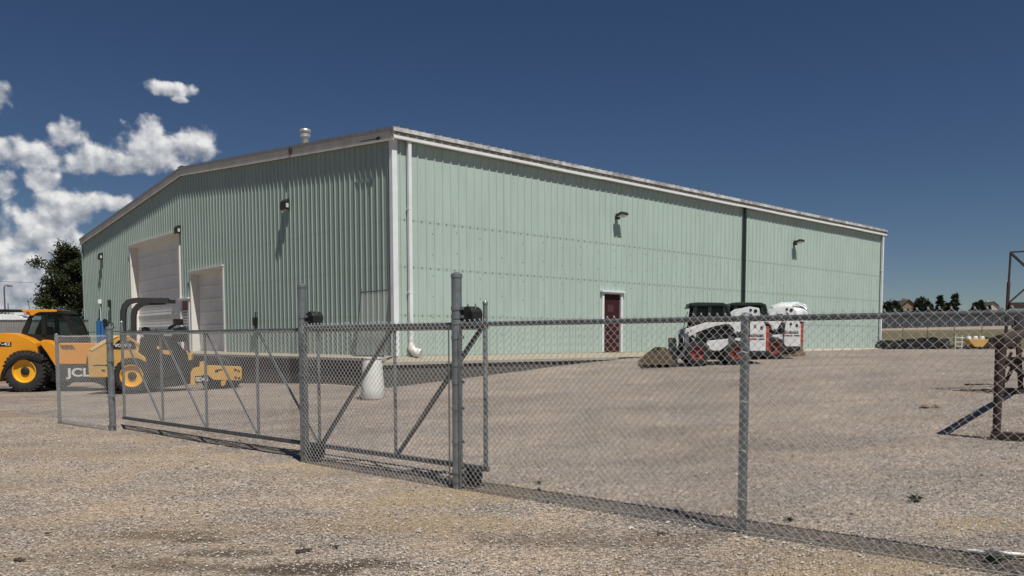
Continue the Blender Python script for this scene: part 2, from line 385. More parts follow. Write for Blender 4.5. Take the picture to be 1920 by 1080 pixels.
    # dry grass beyond the yard (distance along the long wall)
    q = mth('ADD', mth('MULTIPLY_ADD', sx.outputs[0], d1.x, -(CX*d1.x+CYB*d1.y)), mth('MULTIPLY_ADD', sx.outputs[1], d1.y, 0))
    gr = N.new('ShaderNodeMapRange'); L.new(mth('ADD', q, mth('MULTIPLY_ADD', big, 6, -3)), gr.inputs[0]); gr.inputs[1].default_value = 36; gr.inputs[2].default_value = 39
    grass = ramp(noise(.09, 8, .7), (.35,(.15,.125,.085)), (.5,(.12,.115,.06)), (.66,(.21,.17,.115)))
    gm = mix(noise(7, 4), mix(1., grass, (.7,.7,.7), 'MULTIPLY'), mix(1., grass, (1.3,1.3,1.3), 'MULTIPLY'))
    strip = N.new('ShaderNodeMapRange'); L.new(q, strip.inputs[0]); strip.inputs[1].default_value = 118; strip.inputs[2].default_value = 122
    gm = mix(strip.outputs[0], gm, (.33,.27,.22))
    c = mix(gr.outputs[0], c, gm)
    c = mix(1., c, (1.0,.98,.955), 'MULTIPLY')
    L.new(c, b.inputs['Base Color'])
    hsum = mth('ADD', mth('MULTIPLY_ADD', vo.outputs['Distance'], -.9, .5), mth('MULTIPLY_ADD', vo2.outputs['Distance'], -.4, .2))
    hsum = mth('ADD', hsum, mth('MULTIPLY_ADD', noise(9, 6, .65), 1.3, 0))
    bp = N.new('ShaderNodeBump'); bp.inputs['Strength'].default_value = .9; bp.inputs['Distance'].default_value = .022; L.new(hsum, bp.inputs['Height']); L.new(bp.outputs[0], b.inputs['Normal'])
    return m
TAN = (.36,.30,.205); DRK = (.085,.066,.052)
PATCHES = [(790,935,.75,.55,TAN,.8),(860,975,.7,.45,TAN,.7),(700,985,.5,.35,TAN,.5),(640,940,.6,.5,TAN,.3),(560,880,.9,.6,TAN,.35),(300,860,1.5,.9,TAN,.25),
           (575,1065,.55,.22,DRK,.9),(700,1055,.35,.22,DRK,.8),(420,1035,.4,.16,DRK,.75),(375,1010,.3,.12,DRK,.7),(300,1000,.8,.2,DRK,.5),(330,1060,.6,.2,DRK,.55),(150,1040,.7,.3,DRK,.3),
           (960,925,.6,.5,TAN,.7),(1840,1005,.7,.3,TAN,.8),(1150,1010,1.3,.35,DRK,.45),(1560,1075,1.1,.25,TAN,.5),(1450,860,1.5,1.2,DRK,.22),(1700,760,2.5,2,(.30,.27,.25),.3),(560,780,2.6,1.0,DRK,.25),(430,765,2.5,1.2,(.30,.27,.25),.4)]
def make_ground():
    def axis(c, lo, hi, n, p=3.2):
        ts = np.linspace(-1, 1, n); out = []
        for t in ts: out.append(c+(hi-c)*t**p if t >= 0 else c-(c-lo)*(-t)**p)
        return out
    xs = axis(0, -1200, 2200, 230); ys = axis(14, -60, 2600, 240, 3.0)
    vs = []; rnd = np.random.RandomState(3); ph = rnd.rand(12, 3)*6.28; fr = rnd.rand(12, 2)*2.4-1.2
    for y in ys:
        for x in xs:
            z = ground_z(x, y)
            if abs(x) < 60 and y < 80: z += .006*sum(math.sin(fr[k,0]*x*(1+.3*k)+fr[k,1]*y*(1+.3*k)+ph[k,0]) for k in range(8))/1.6-.012
            vs.append((x, y, z))
    n = len(xs); fs = [(j*n+i, j*n+i+1, (j+1)*n+i+1, (j+1)*n+i) for j in range(len(ys)-1) for i in range(n-1)]
    b = MB(); b.v = vs; b.f = fs; o = b.build('ground', gravel_mat(), recalc=False, smooth=False)
    for p in o.data.polygons: p.use_smooth = True
    tag(o, kind='structure'); return o
make_ground()
def scatter_stones():
    rnd = np.random.RandomState(5); n = 90000
    y = 4.7+rnd.rand(n)**1.35*12; x = (rnd.rand(n)*2-1)*(y*.68+.4)
    dens = np.sin(x*1.3+np.sin(y*1.1)*1.5)*np.sin(y*1.7+np.cos(x*.9)*1.3)+.6*np.sin(x*3.1+y*2.3)*np.sin(y*4.1-x*1.7)
    keep = rnd.rand(n) < np.clip(.62+.38*dens, .18, 1); x, y = x[keep], y[keep]; n = len(x)
    sz = (.0028+.0055*rnd.rand(n)**2.6)*np.where(rnd.rand(n) < .012, 1.9, 1.)*(1+.03*(y-5)); a = rnd.rand(n)*6.283; e = .65+.7*rnd.rand(n)
    z = np.array([ground_z(p, q) for p, q in zip(x, y)])-.001
    cube = np.array([(-1,-1,-.4),(1,-1,-.4),(1,1,-.4),(-1,1,-.4),(-.6,-.6,.75),(.6,-.6,.75),(.6,.6,.75),(-.6,.6,.75)])
    P = cube[None]*(.7+.6*rnd.rand(n, 8, 3)); P[:,:,0] *= (sz*e)[:,None]; P[:,:,1] *= sz[:,None]; P[:,:,2] *= (sz*.7)[:,None]
    X = P[:,:,0]*np.cos(a)[:,None]-P[:,:,1]*np.sin(a)[:,None]+x[:,None]; Y = P[:,:,0]*np.sin(a)[:,None]+P[:,:,1]*np.cos(a)[:,None]+y[:,None]; Z = P[:,:,2]+z[:,None]
    V = np.stack([X,Y,Z], -1).reshape(-1, 3); fc = np.array([(4,5,6,7),(0,1,5,4),(1,2,6,5),(2,3,7,6),(3,0,4,7)]); Fc = (fc[None]+np.arange(n)[:,None,None]*8).reshape(-1, 4)
    me = bpy.data.meshes.new('gravel_stones'); me.vertices.add(len(V)); me.vertices.foreach_set('co', V.ravel()); me.loops.add(Fc.size); me.loops.foreach_set('vertex_index', Fc.ravel().astype(np.int32))
    me.polygons.add(len(Fc)); me.polygons.foreach_set('loop_start', np.arange(0, Fc.size, 4, dtype=np.int32)); me.update(calc_edges=True); me.materials.append(stone_m())
    o = bpy.data.objects.new('gravel_stones', me); C.objects.link(o); tag(o, 'loose pale and dark gravel stones scattered over the dirt in the foreground', 'gravel', kind='stuff')
def stone_m():
    m = bpy.data.materials.new('loose_stone'); m.use_nodes = True; N = m.node_tree.nodes; L = m.node_tree.links; b = N['Principled BSDF']; b.inputs['Roughness'].default_value = .9
    g = N.new('ShaderNodeNewGeometry'); c = N.new('ShaderNodeValToRGB'); L.new(g.outputs['Random Per Island'], c.inputs[0])
    e = c.color_ramp.elements; e[0].color = (.05,.042,.036,1); e[1].color = (.50,.465,.42,1); q = e.new(.55); q.color = (.33,.30,.265,1)
    L.new(c.outputs[0], b.inputs['Base Color']); return m
scatter_stones()
#@@BUILDING
# ------------------------------------------------------------------ warehouse
Bd = thing('warehouse', 'large pale green ribbed metal warehouse with low gable, overhead doors and white corner trim', 'warehouse', (CX,CYB,0), TH)
# local frame: x along the long wall, y along the gable wall, z up (world)
ZT = ZF+HW
def gable_z(v): return ZT+RISE*(1-abs(v-L2/2)/(L2/2))
RIB = .3048; RD = .035
def profile(L):
    pts = []; k = 0
    n = int(L/RIB)
    for i in range(n):
        s = i*RIB
        pts += [(s,0),(s+.105,0),(s+.108,.003),(s+.205,.003),(s+.222,RD),(s+.242,RD),(s+.262,0)]
    pts.append((L,0)); return pts
def wall(L, place, top, openings=(), base=ZF-.02):
    b = MB(); pr = profile(L)
    for (s0,o0),(s1,o1) in zip(pr, pr[1:]):
        mid = (s0+s1)/2; zb = base
        for (q0,q1,zt) in openings:
            if q0 < mid < q1: zb = zt
        b.add([place(s0,o0,zb), place(s1,o1,zb), place(s1,o1,top(s1)), place(s0,o0,top(s0))], [(0,1,2,3)])
    return b
BIG = (17.05,23.8,6.33); SML = (12.25,15.65,4.48); WALK = (16.0,16.95,3.46); RDOOR = (8.95,9.98,3.36)
wall(L1, lambda s,o,z: (s,-o,z), lambda s: ZT, [RDOOR]).build('long_wall', 'panel', Bd, recalc=False)
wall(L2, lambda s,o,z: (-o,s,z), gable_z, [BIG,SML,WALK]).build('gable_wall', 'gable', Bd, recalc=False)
wall(L1, lambda s,o,z: (s,L2+o,z), lambda s: ZT).build('rear_wall', 'panel', Bd, recalc=False)
wall(L2, lambda s,o,z: (L1+o,s,z), gable_z).build('far_gable_wall', 'panel', Bd, recalc=False)
# screws
b = MB()
for i in range(int(L1/RIB)):
    for z in GIRTS:
        x = i*RIB+.06
        if RDOOR[0]-.1 < x < RDOOR[1]+.1 and z < RDOOR[2]: continue
        b.box((x,-.008,z), (.022,.016,.03))
    if i % 3 == 1:
        for q in range(6): b.box((i*RIB+.15, -.01, ZF+.5+q*.62+.1*(i%2)), (.018,.014,.022))
b.build('wall_screws', 'black', Bd, recalc=False)['kind'] = 'stuff'
# roof: ribbed sheet with ribs running up the slope
OV, RO = .22, .12
sl = RISE/(L2/2)
b = MB(); pr = profile(L1+2*RO)
for side in (0, 1):
    for (s0,o0),(s1,o1) in zip(pr, pr[1:]):
        if side == 0: y0, y1 = -OV, L2/2
        else: y0, y1 = L2+OV, L2/2
        z0 = ZT+.285-sl*OV; z1 = ZT+.285+RISE; k = 1.5
        b.add([(s0-RO,y0,z0+o0*k),(s1-RO,y0,z0+o1*k),(s1-RO,y1,z1+o1*k),(s0-RO,y1,z1+o0*k)], [(0,1,2,3)])
b.build('roof', 'roof', Bd, recalc=False)
b = MB(); b.box((L1/2,L2/2,ZT+RISE+.33), (L1+2*RO+.02,.5,.02)); b.build('ridge_cap', 'roof', Bd)
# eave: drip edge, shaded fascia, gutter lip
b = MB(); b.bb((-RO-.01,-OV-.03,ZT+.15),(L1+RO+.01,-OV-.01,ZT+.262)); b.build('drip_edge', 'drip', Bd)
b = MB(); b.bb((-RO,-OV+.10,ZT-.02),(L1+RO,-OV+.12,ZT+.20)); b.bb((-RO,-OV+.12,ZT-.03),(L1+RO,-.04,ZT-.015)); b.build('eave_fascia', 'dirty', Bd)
b = MB()
for i in range(11):
    x0 = -RO+.02+i*(L1+2*RO-.04)/11; x1 = x0+(L1+2*RO-.04)/11-.006; dz = .006*math.sin(i*2.3)
    b.bb((x0,-OV+.0,ZT-.045+dz),(x1,-OV+.098,ZT+.04+dz))
b.build('gutter', 'white', Bd, bevel=.012)
# rake fascia both gables
def rake(xa, xb, name, m, z0, z1):
    b = MB()
    for (ya, yb) in ((-OV+.02, L2/2), (L2+OV-.02, L2/2)):
        za = ZT-sl*(OV-.02); zb = ZT+RISE
        b.add([(xa,ya,za+z0),(xa,yb,zb+z0),(xa,yb,zb+z1),(xa,ya,za+z1),(xb,ya,za+z0),(xb,yb,zb+z0),(xb,yb,zb+z1),(xb,ya,za+z1)],
              [(0,1,2,3),(7,6,5,4),(0,4,5,1),(3,2,6,7),(0,3,7,4),(1,5,6,2)])
    return b.build(name, m, Bd)
rake(-RO+.02, -.047, 'rake_fascia', 'rakepaint', -.06, .20)
rake(-RO-.012, -RO+.018, 'rake_edge', 'rakesteel', .19, .30)
rake(-RO-.004, -RO+.018, 'rake_trim', 'rakepaint', -.085, -.03)
rake(L1+.045, L1+RO-.02, 'rake_fascia', 'dirty', -.06, .24)
# corner trims
b = MB(); b.bb((-.05,-.052,ZF-.02),(.11,-.04,ZT-.03)); b.bb((-.062,-.052,ZF-.02),(-.05,.11,ZT-.05)); b.build('corner_trim', 'white', Bd)
b = MB(); b.bb((L1-.11,-.052,ZF-.02),(L1+.05,-.04,ZT-.03)); b.bb((L1+.05,-.052,ZF-.02),(L1+.062,.11,ZT-.05)); b.build('corner_trim', 'white', Bd)
b = MB(); b.bb((-.062,L2-.11,ZF-.02),(-.05,L2+.052,ZT-.05)); b.bb((-.062,L2+.04,ZF-.02),(.1,L2+.052,ZT-.05)); b.build('corner_trim', 'panel', Bd)
# downspouts
def downspout(x, m, zb, elbow):
    b = MB(); b.bb((x-.055,-.175,zb),(x+.055,-.07,ZT-.02))
    for z in (ZF+1.8, ZF+4.2): b.bb((x-.07,-.179,z),(x+.07,-.04,z+.035))
    o = b.build('downspout', m, Bd, bevel=.008)
    if elbow:
        c = MB(); c.tube([(x,-.13,zb+.05),(x,-.13,zb-.08)], .07, 10); c.tube([(x,-.13,zb-.08),(x+.0,-.15,zb-.22),(x+.05,-.22,zb-.31),(x+.11,-.30,zb-.35)], [.095,.115,.12,.12], 14)
        c.tube([(x+.09,-.27,zb-.34),(x+.16,-.38,zb-.38)], .135, 14); c.build('drain_elbow', 'pvc', o, smooth=True)
downspout(.47, 'white', ZF+.42, True); downspout(18.02, 'dgreen', ZF+.02, False)
downspout(L1-.2, 'white', ZF+.15, False)
b = MB(); b.tube([(L1-.15,-.14,ZF+.2),(L1-.13,-.2,ZF+.12),(L1+.1,-.35,ZF+.06),(L1+.4,-.5,ZF+.03)], .13, 14); b.build('drain_elbow', 'pvc', Bd, smooth=True)
# floodlights on the walls
def wall_light(kind, s, z, size=1):
    e = bpy.data.objects.new('wall_light', None); C.objects.link(e); e.parent = Bd
    e['label'] = 'dark bronze flood light on the ' + ('long wall' if kind == 'L' else 'gable wall')
    e.location = (s,-.04,z) if kind == 'L' else (-.04,s,z); e.rotation_euler = (0,0,0 if kind == 'L' else -R(90)); e.scale = (size,)*3
    b = MB(); b.box((0,-.05,-.02), (.16,.10,.2)); b.tube([(0,-.09,0),(0,-.17,.02)], .03, 8)
    rot = Matrix.Rotation(R(-18),3,'X'); b.box((0,-.26,.03), (.42,.27,.10), rot, .86); b.build('lamp_housing', 'bronze', e, bevel=.012)
    c = MB(); c.box((0,-.275,-.028), (.35,.21,.01), rot); c.build('lamp_lens', 'lens', e)
wall_light('L', 9.66, 6.14); wall_light('L', 22.4, 6.2, 1.05)
def shoebox(v, z):
    e = bpy.data.objects.new('wall_light', None); C.objects.link(e); e.parent = Bd; e.location = (-.04,v,z); e['label'] = 'dark bronze wall pack light on the gable wall'
    b = MB(); b.prism([(0,.2),(-.08,.2),(-.17,.11),(-.19,-.1),(-.17,-.17),(0,-.17)], -.2, .2); b.build('lamp_housing', 'bronze', e, bevel=.015)
    c = MB(); c.bb((-.16,-.16,-.19),(-.04,.16,-.172)); c.build('lamp_lens', 'lens', e)
    d = MB(); d.bb((-.15,-.215,-.10),(-.06,-.201,.04)); d.build('side_lens', 'lens', e)
for v, z in ((6.5,6.28),(16.85,6.5),(28.8,6.28)): shoebox(v, z)
# small fittings on the gable wall
b = MB(); b.bb((-.2,29.25,3.72),(-.03,29.5,3.95)); b.tube([(-.06,29.38,2.3),(-.06,29.38,3.7)], .02, 6); b.build('junction_box', 'white', Bd)
b = MB(); b.bb((-.17,27.45,3.45),(-.03,27.65,3.85)); b.tube([(-.06,27.5,2.2),(-.06,27.5,3.5)], .02, 6); b.build('conduit_box', 'dgreen', Bd)
b = MB(); b.tube([(-.06,9.2,ZF+.4),(-.06,9.2,ZF+1.5)], .025, 6); b.bb((-.16,9.12,ZF+1.0),(-.03,9.28,ZF+1.3)); b.build('conduit_box', 'black', Bd)
# overhead doors
def overhead(name, op, n, dep=.28):
    q0, q1, zt = op; e = bpy.data.objects.new(name, None); C.objects.link(e); e.parent = Bd
    b = MB(); h = (zt-ZF)/n
    for i in range(n):
        z0 = ZF+i*h; b.bb((dep,q0,z0+.012),(dep+.05,q1,z0+h-.012))
        for k in (.25,.5,.75): b.bb((dep-.006,q0+.02,z0+h*k-.012),(dep+.01,q1-.02,z0+h*k+.012))
        b.bb((dep-.035,q0+.01,z0+h-.022),(dep+.05,q1-.01,z0+h+.014))
    b.build('door_panel', 'door', e, bevel=0)
    c = MB(); c.bb((-.06,q1,ZF-.02),(dep+.05,q1+.12,zt+.12)); c.build('jamb', 'jamb', e)
    c = MB(); c.bb((-.06,q0-.12,ZF-.02),(dep+.05,q0,zt+.12)); c.build('jamb', 'jamb', e)
    c = MB(); c.bb((-.065,q0,zt),(dep+.05,q1,zt+.12)); c.bb((-.11,q0-.14,zt+.12),(-.03,q1+.14,zt+.17)); c.build('header', 'jamb', e)
    return e
overhead('overhead_door', BIG, 9); e = overhead('overhead_door', SML, 6)
b = MB(); b.bb((.3,SML[0]+.02,ZF+1.4),(.38,SML[0]+.30,ZF+1.95)); b.build('door_track_box', 'mgrey', e)
def walkdoor(kind, op, m, sign):
    q0, q1, zt = op; e = bpy.data.objects.new('walk_door', None); C.objects.link(e); e.parent = Bd
    def T(s0, o0, z0, s1, o1, z1):    # s along wall, o outward
        return ((s0,-o0,z0),(s1,-o1,z1)) if kind == 'L' else ((-o0,s0,z0),(-o1,s1,z1))
    b = MB(); b.bb(*T(q0+.05,-.06,ZF,q1-.05,-.02,zt-.05)); b.build('door_leaf', m, e)
    b = MB(); b.bb(*T(q0-.06,-.06,ZF-.01,q0+.05,.05,zt)); b.bb(*T(q1-.05,-.06,ZF-.01,q1+.06,.05,zt)); b.bb(*T(q0+.05,-.06,zt-.06,q1-.05,.05,zt)); b.bb(*T(q0-.14,-.02,zt,q1+.14,.13,zt+.05)); b.build('door_frame', 'white', e)
    hs = q0+.14 if kind == 'L' else q1-.14
    h = MB(); c0 = T(hs-.03,-.02,ZF+1.0,hs+.03,.05,ZF+1.06); h.bb(*c0); h.build('door_handle', 'lens', e)
    if kind == 'L':
        k = MB(); k.bb(*T(q0+.30,-.02,ZF+1.45,q0+.62,-.012,ZF+1.72)); k.build('door_plate', 'plate', e)
    return e
walkdoor('L', RDOOR, 'maroon', False)
e = walkdoor('G', WALK, 'maroon2', True)
b = MB(); b.bb((-.03,WALK[0]+.08,ZF+.95),(-.012,WALK[1]-.08,ZF+1.78)); sg = b.build('door_sign', 'paper', e)
b = MB()
for k, w in enumerate((.5,.42,.55,.36,.5,.45)):
    z = ZF+1.70-k*.125; b.bb((-.034,WALK[0]+.475-w/2,z-.03),(-.0305,WALK[0]+.475+w/2,z+.012))
b.build('sign_lettering', 'mgrey', sg)
# roof vent and antenna stub
b = MB(); p = Vector((5.6*0+1.2, 5.6, 0))
zb = gable_z(6.9)+.2
b.lathe((.9,6.9,zb), (0,0,1), [(.12,0),(.12,.62),(.135,.64),(.135,.68)], 16); v = b.build('roof_vent_pipe', 'dirty', Bd, smooth=True)
b = MB(); b.lathe((.9,6.9,zb+.64), (0,0,1), [(.15,0),(.18,.03),(.18,.09),(.14,.11),(.14,.16),(.19,.17),(.205,.21),(.18,.26),(.06,.30)], 20); b.build('vent_cap', 'roof', v, smooth=True)
b = MB(); b.tube([(-RO-.04,1.45,ZT+.14),(-RO-.04,.45,ZT+.05)], .014, 6); b.box((-RO-.05,.5,ZT+.06),(.05,.12,.07)); b.build('conduit_stub', 'black', Bd)
b = MB(); b.box((-RO-.03,6.0,gable_z(6.0)+.12),(.05,.10,.22)); b.build('fascia_bracket', 'rust', Bd)
# ------------------------------------------------------------------ dock platform round the corner
def B(a, v, z): return (CX+d1.x*a+d2.x*v, CYB+d1.y*a+d2.y*v, z)
def dock():
    b = MB(); EA = 8.6; G = 1.1; E = 1.0; zl = 1.02; zg = 1.12
    # wall faces down to (below) the ground
    def quad(p0, p1, z0, z1): b.add([(*p0,z0),(*p1,z0),(*p1,z1),(*p0,z1)], [(0,1,2,3)])
    o = MB()
    for (a0,v0,a1,v1) in ((-G,-E,EA,-E),):
        pass
    o.add([(-G,-E,-.5),(EA,-E,.5),(EA,-E,zl-.08),(-G,-E,zl-.08)], [(0,1,2,3)])
    o.add([(-G,L2+1,-.5),(-G,-E,-.5),(-G,-E,zg-.08),(-G,L2+1,zg-.08)], [(0,1,2,3)])
    r = bpy.data.objects.new('dock', None); C.objects.link(r); r.location = (CX,CYB,0); r.rotation_euler = (0,0,TH); tag(r, kind='structure')
    tag(r, 'low dark rough concrete dock wall with a pale gravel ledge wrapping the warehouse corner', 'dock')
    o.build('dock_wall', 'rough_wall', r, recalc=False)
    l = MB(); l.bb((-G-.06,-E-.06,zl-.08),(EA,-E+.12,zl)); l.bb((-G-.063,-E-.063,zg-.07),(-G+.12,L2+1,zg)); l.build('dock_lip', 'conc', r)
    t = MB(); t.add([(-G+.12,-E+.12,zl-.01),(EA+3,-E+.12,zl-.01),(EA+3,0.1,ZF-.01),(0.1,0.1,ZF-.01)], [(0,1,2,3)])
    t.add([(-G+.12,L2+1,zg-.01),(-G+.12,-E+.12,zg-.012),(.1,.1,ZF-.01),(.1,L2+1,ZF-.01)], [(0,1,2,3)])
    t.build('dock_ledge', mat('ledge_gravel', (.40,.33,.26), .95, 0, .3, 12, col2=(.26,.24,.17), bump=.8, bscale=30), r, recalc=False)
dock()
# pale strip at the foot of the long wall beyond the dock, and floor inside
b = MB(); b.add([B(11.6,-.55,1.04),B(L1+.3,-.55,1.125),B(L1+.3,.02,ZF-.012),B(11.6,.02,ZF-.012)], [(0,1,2,3)]); o = b.build('path', mat('pale_footing', (.42,.34,.27), .95, 0, .2, 10, bump=.6, bscale=30), recalc=False); tag(o, kind='structure')
#@@FENCE
# ------------------------------------------------------------------ fence and sliding gate
def gp(x, y): return Vector((x, y, ground_z(x, y)))
P0 = Vector((-8.98,15.82)); P1 = Vector((-7.16,14.28)); P2 = Vector((-2.75,10.55)); P3 = Vector((-.59,8.61)); P4 = Vector((1.89,6.50))
fd = (P4-P2).normalized(); P5 = P4+(P4-P3)*1.02; P6 = P5+(P4-P3)*1.02
fn = Vector((-fd.y, fd.x))*1.0
if fn.y < 0: fn = -fn                                     # points away from the camera, into the yard
D_ = .0718; WR = .0026
def chain(b, A, Bp, z0, z1, off=0., wr=WR, zfun=None, nseg=None, tips=True):
    """woven diamond mesh from A to Bp (2-D points); every wire is a zigzag that hooks its neighbours"""
    L = (Bp-A).length; t = (Bp-A)/L; n = Vector((-t.y, t.x)); n = n if n.y > 0 else -n
    hw = D_/2; nw = int(L/hw); rows = int(round((z1-z0)/hw))
    for i in range(nw):
        s0 = i*hw; pts = []; wob = .004*math.sin(i*.37+A.x*3); ph = i % 2
        for k in range(rows+1):
            right = (k+ph) % 2
            q = s0+(hw+.003 if right else -.003)+.0012*math.sin(k*1.7+i)
            p = A+t*q+n*(off+(.003 if right else -.003)); pts.append(Vector((p.x, p.y, z0+k*hw+wob*(k/rows))))
        if tips:
            for idx, dz, tw in ((0,-1,.022),(-1,1,.013)):
                pp = pts[idx]; r_ = (0+ph) % 2 if idx == 0 else (rows+ph) % 2
                sg = -1 if r_ else 1
                e = Vector((pp.x+t.x*sg*.006, pp.y+t.y*sg*.006, pp.z+dz*tw))
                if r_ == 0 and idx == 0 or r_ == 0 and idx == -1: e = Vector((pp.x-t.x*.006, pp.y-t.y*.006, pp.z+dz*tw*.8))
                if idx == 0: pts.insert(0, e)
                else: pts.append(e)
        # straight diagonals, alternately in front and behind
        vs = []; 
        b.tube(pts, wr, 4, cap=False, flat=(n.x,n.y,0))
        # mirrored partner wire makes the diamond
    return b
def post(parent, p, r, h, m, bands=(), cap=True, name='post'):
    z = ground_z(p.x, p.y)
    b = MB(); pr = [(r,-.15),(r,h-.015)]
    if cap: pr += [(r+.007,h-.014),(r+.007,h+.02),(r*.8,h+.035),(r*.3,h+.046)]
    else: pr += [(r*.98,h)]
    b.lathe((p.x,p.y,z), (0,0,1), pr, 24); o = b.build(name, m, parent, smooth=True)
    if bands:
        c = MB()
        for zz in bands: c.lathe((p.x,p.y,z+zz), (0,0,1), [(r+.001,-.022),(r+.007,-.02),(r+.007,.02),(r+.001,.022)], 24); c.box((p.x+fd.x*(r+.02),p.y+fd.y*(r+.02),z+zz),(.035,.035,.03),Matrix.Rotation(math.atan2(fd.y,fd.x),3,'Z'))
        c.each('post_band', 'galv', o, smooth=True)
    return o
def tv(p, z): return (p.x, p.y, z)
# a) fixed fence: gate pole -> second pole -> line posts -> past the frame
fence = thing('chain_link_fence', 'long galvanized chain link fence running from the rear gate pole past the right edge', 'fence', tv(P2,0)); 
inv = Matrix.Translation((-P2.x,-P2.y,0))
def adopt(root):
    m = root.matrix_basis.inverted()
    for o in root.children: 
        if o.type == 'MESH': o.data.transform(m)
        for q in o.children: 
            if q.type == 'MESH': q.data.transform(m)
zf = lambda s, A=P2: 0
b = MB(); chain(b, P2+fd*.09, P3-fd*.07, .02, 1.80, -.07); b.build('chain_mesh', 'wire', fence, recalc=False, smooth=True)
b = MB(); chain(b, P3+fd*.09, P6, .02, 1.80, -.045); b.build('chain_mesh', 'wire', fence, recalc=False, smooth=True)
post(fence, P4, .037, 1.74, 'galv', (), True); post(fence, P5, .037, 1.74, 'galv'); post(fence, P6, .037, 1.74, 'galv')
b = MB(); b.tube([tv(P3+fd*.05,1.775),tv(P6,1.775)], .024, 12); b.build('top_rail', 'galvd', fence, smooth=True)
b = MB(); b.tube([tv(P2+fd*.05,1.775),tv(P3-fd*.05,1.775)], .024, 12); b.build('top_rail', 'galvd', fence, smooth=True)
b = MB()
for p in (P2+fd*.095, P3-fd*.075, P3+fd*.095): q = p-fn*.05; b.bar(tv(q,.04), tv(q,1.78), .018, .006, (fd.x,fd.y,0))
b.each('tension_bar', 'galv', fence)
b = MB()
for p in (P4,): 
    for z in (.3,.7,1.1,1.5): q = p-fn*.045; b.tube([tv(q-fd*.05,z-.01),tv(q+fd*.0-fn*.004,z+.01),tv(q+fd*.05,z)], .003, 5)
b.each('tie_wire', 'wire', fence)
b = MB(); b.lathe((P4.x,P4.y,1.775), (fd.x,fd.y,0), [(.03,-.03),(.03,.03)], 14); b.build('rail_clamp', 'galv', fence, smooth=True)
b = MB(); b.tube([tv(P3+fd*.1-fn*.05,.05),tv(P6-fn*.05,.05)], .0025, 5); b.each('tension_wire', 'wire', fence)
adopt(fence)
# b) gate poles with rollers
def gate_pole(p, h, label, ztop, bands):
    r = thing('gate_pole', label, 'gate pole', tv(p,0)); post(r, p, .056, h, 'galv', bands, True, 'pole')
    yaw = math.atan2(fd.y, fd.x); rot = Matrix.Rotation(yaw,3,'Z')
    for zz, nm in ((ztop,'roller_cover'),(.15,'roller_cover')):
        c = p+fd*.13+fn*.09; b = MB()
        if zz > 1:
            b.lathe((c.x-fn.x*.075,c.y-fn.y*.075,zz), (fn.x,fn.y,0), [(.085,0),(.088,.01),(.088,.15),(.085,.16)], 20)
            b.box(tv(c,zz-.03),(.175,.15,.11),rot)
        else:
            b.lathe((c.x-fn.x*.05,c.y-fn.y*.05,zz), (fn.x,fn.y,0), [(.082,0),(.088,.02),(.088,.11),(.082,.13)], 20)
            b.box(tv(c+Vector((0,0)),zz-.06),(.16,.12,.07),rot)
        o = b.build(nm, 'mdark', r, smooth=True)
        k = MB(); g = p+fd*.07+fn*.03; k.box(tv(g,zz-.03),(.06,.03,.08),rot); k.box(tv(g,zz+.03),(.09,.015,.02),rot)
        for s in (-.05,.06): k.tube([tv(c+fd*s,zz+.06),tv(c+fd*s,zz+.115)], .008, 6)
        k.each('roller_bracket', 'galv', r)
    adopt(r); return r
gate_pole(P3, 2.27, 'thick galvanized gate pole nearest the camera, with black rollers on its right side', 1.88, (.07,.17,.50,.86,1.14,1.33,1.62,1.78,1.84,1.93))
gate_pole(P2, 2.31, 'thick galvanized gate pole at the middle of the sliding gate, second in line', 1.90, (.16,.24,.75,1.15,1.55,1.84,1.92))
r = thing('gate_pole', 'thick galvanized gate pole at the free end of the sliding gate, leftmost of the three', 'gate pole', tv(P1,0))
post(r, P1, .056, 1.83, 'galv', (.10,.62,1.25,1.6), True, 'pole'); adopt(r)
# c) short fence left of the gate
lf = thing('chain_link_fence', 'short chain link fence panel left of the gate, in front of the orange telehandler', 'fence', tv(P0,0))
t0 = (P1-P0).normalized()
b = MB(); chain(b, P0+t0*.03, P1-t0*.07, .02, 1.70, -.05, WR*.85); b.build('chain_mesh', 'wire', lf, recalc=False, smooth=True)
post(lf, P0, .033, 1.72, 'galv', (.1,1.63)); 
b = MB(); b.tube([tv(P0,1.70),tv(P1,1.70)], .0045, 6); b.tube([tv(P0-fn*.03,.06),tv(P1-fn*.03,.06)], .003, 6); b.each('tension_wire', 'wire', lf)
adopt(lf)
# d) sliding cantilever gate, hung behind the poles
GO = .155
gate = thing('sliding_gate', 'long galvanized cantilever sliding gate with truss braces and chain link infill', 'gate', tv(P2+fn*GO,0))
Bs = P2+fn*GO
def on_gate(px, py):
    d = ray(px, py); n3 = Vector((fn.x,fn.y,0)); o = Vector((0,0,CH)); t = n3.dot(Vector((Bs.x,Bs.y,0))-o)/n3.dot(d); p = o+d*t
    return (Vector((p.x,p.y))-Bs).dot(fd), p.z
def G(s, z): q = Bs+fd*s; return (q.x, q.y, z)
sL, zL = on_gate(233,781); sR, zR = on_gate(911,880)
ZB, ZTG = .215, 1.75
b = MB(); b.tube([G(sL,ZTG),G(sR+.02,ZTG)], .030, 12); b.build('top_track', 'galvd', gate, smooth=True)
b = MB(); b.tube([G(sL-.03,ZB),G(sR+.03,ZB)], .030, 12); b.build('bottom_track', 'galvd', gate, smooth=True)
def upright(px, py, r=.021, z1=ZTG, name='upright', m='galv'):
    s, _ = on_gate(px, py); b = MB(); b.tube([G(s,ZB),G(s,z1)], r, 10); b.build(name, m, gate, smooth=True); return s
b = MB(); b.tube([G(sL+.02,ZB),G(sL+.02,1.93)], .025, 12); b.lathe(G(sL+.02,1.93),(0,0,1),[(.03,0),(.03,.02),(.01,.045)],12); b.build('end_upright', 'galv', gate, smooth=True)
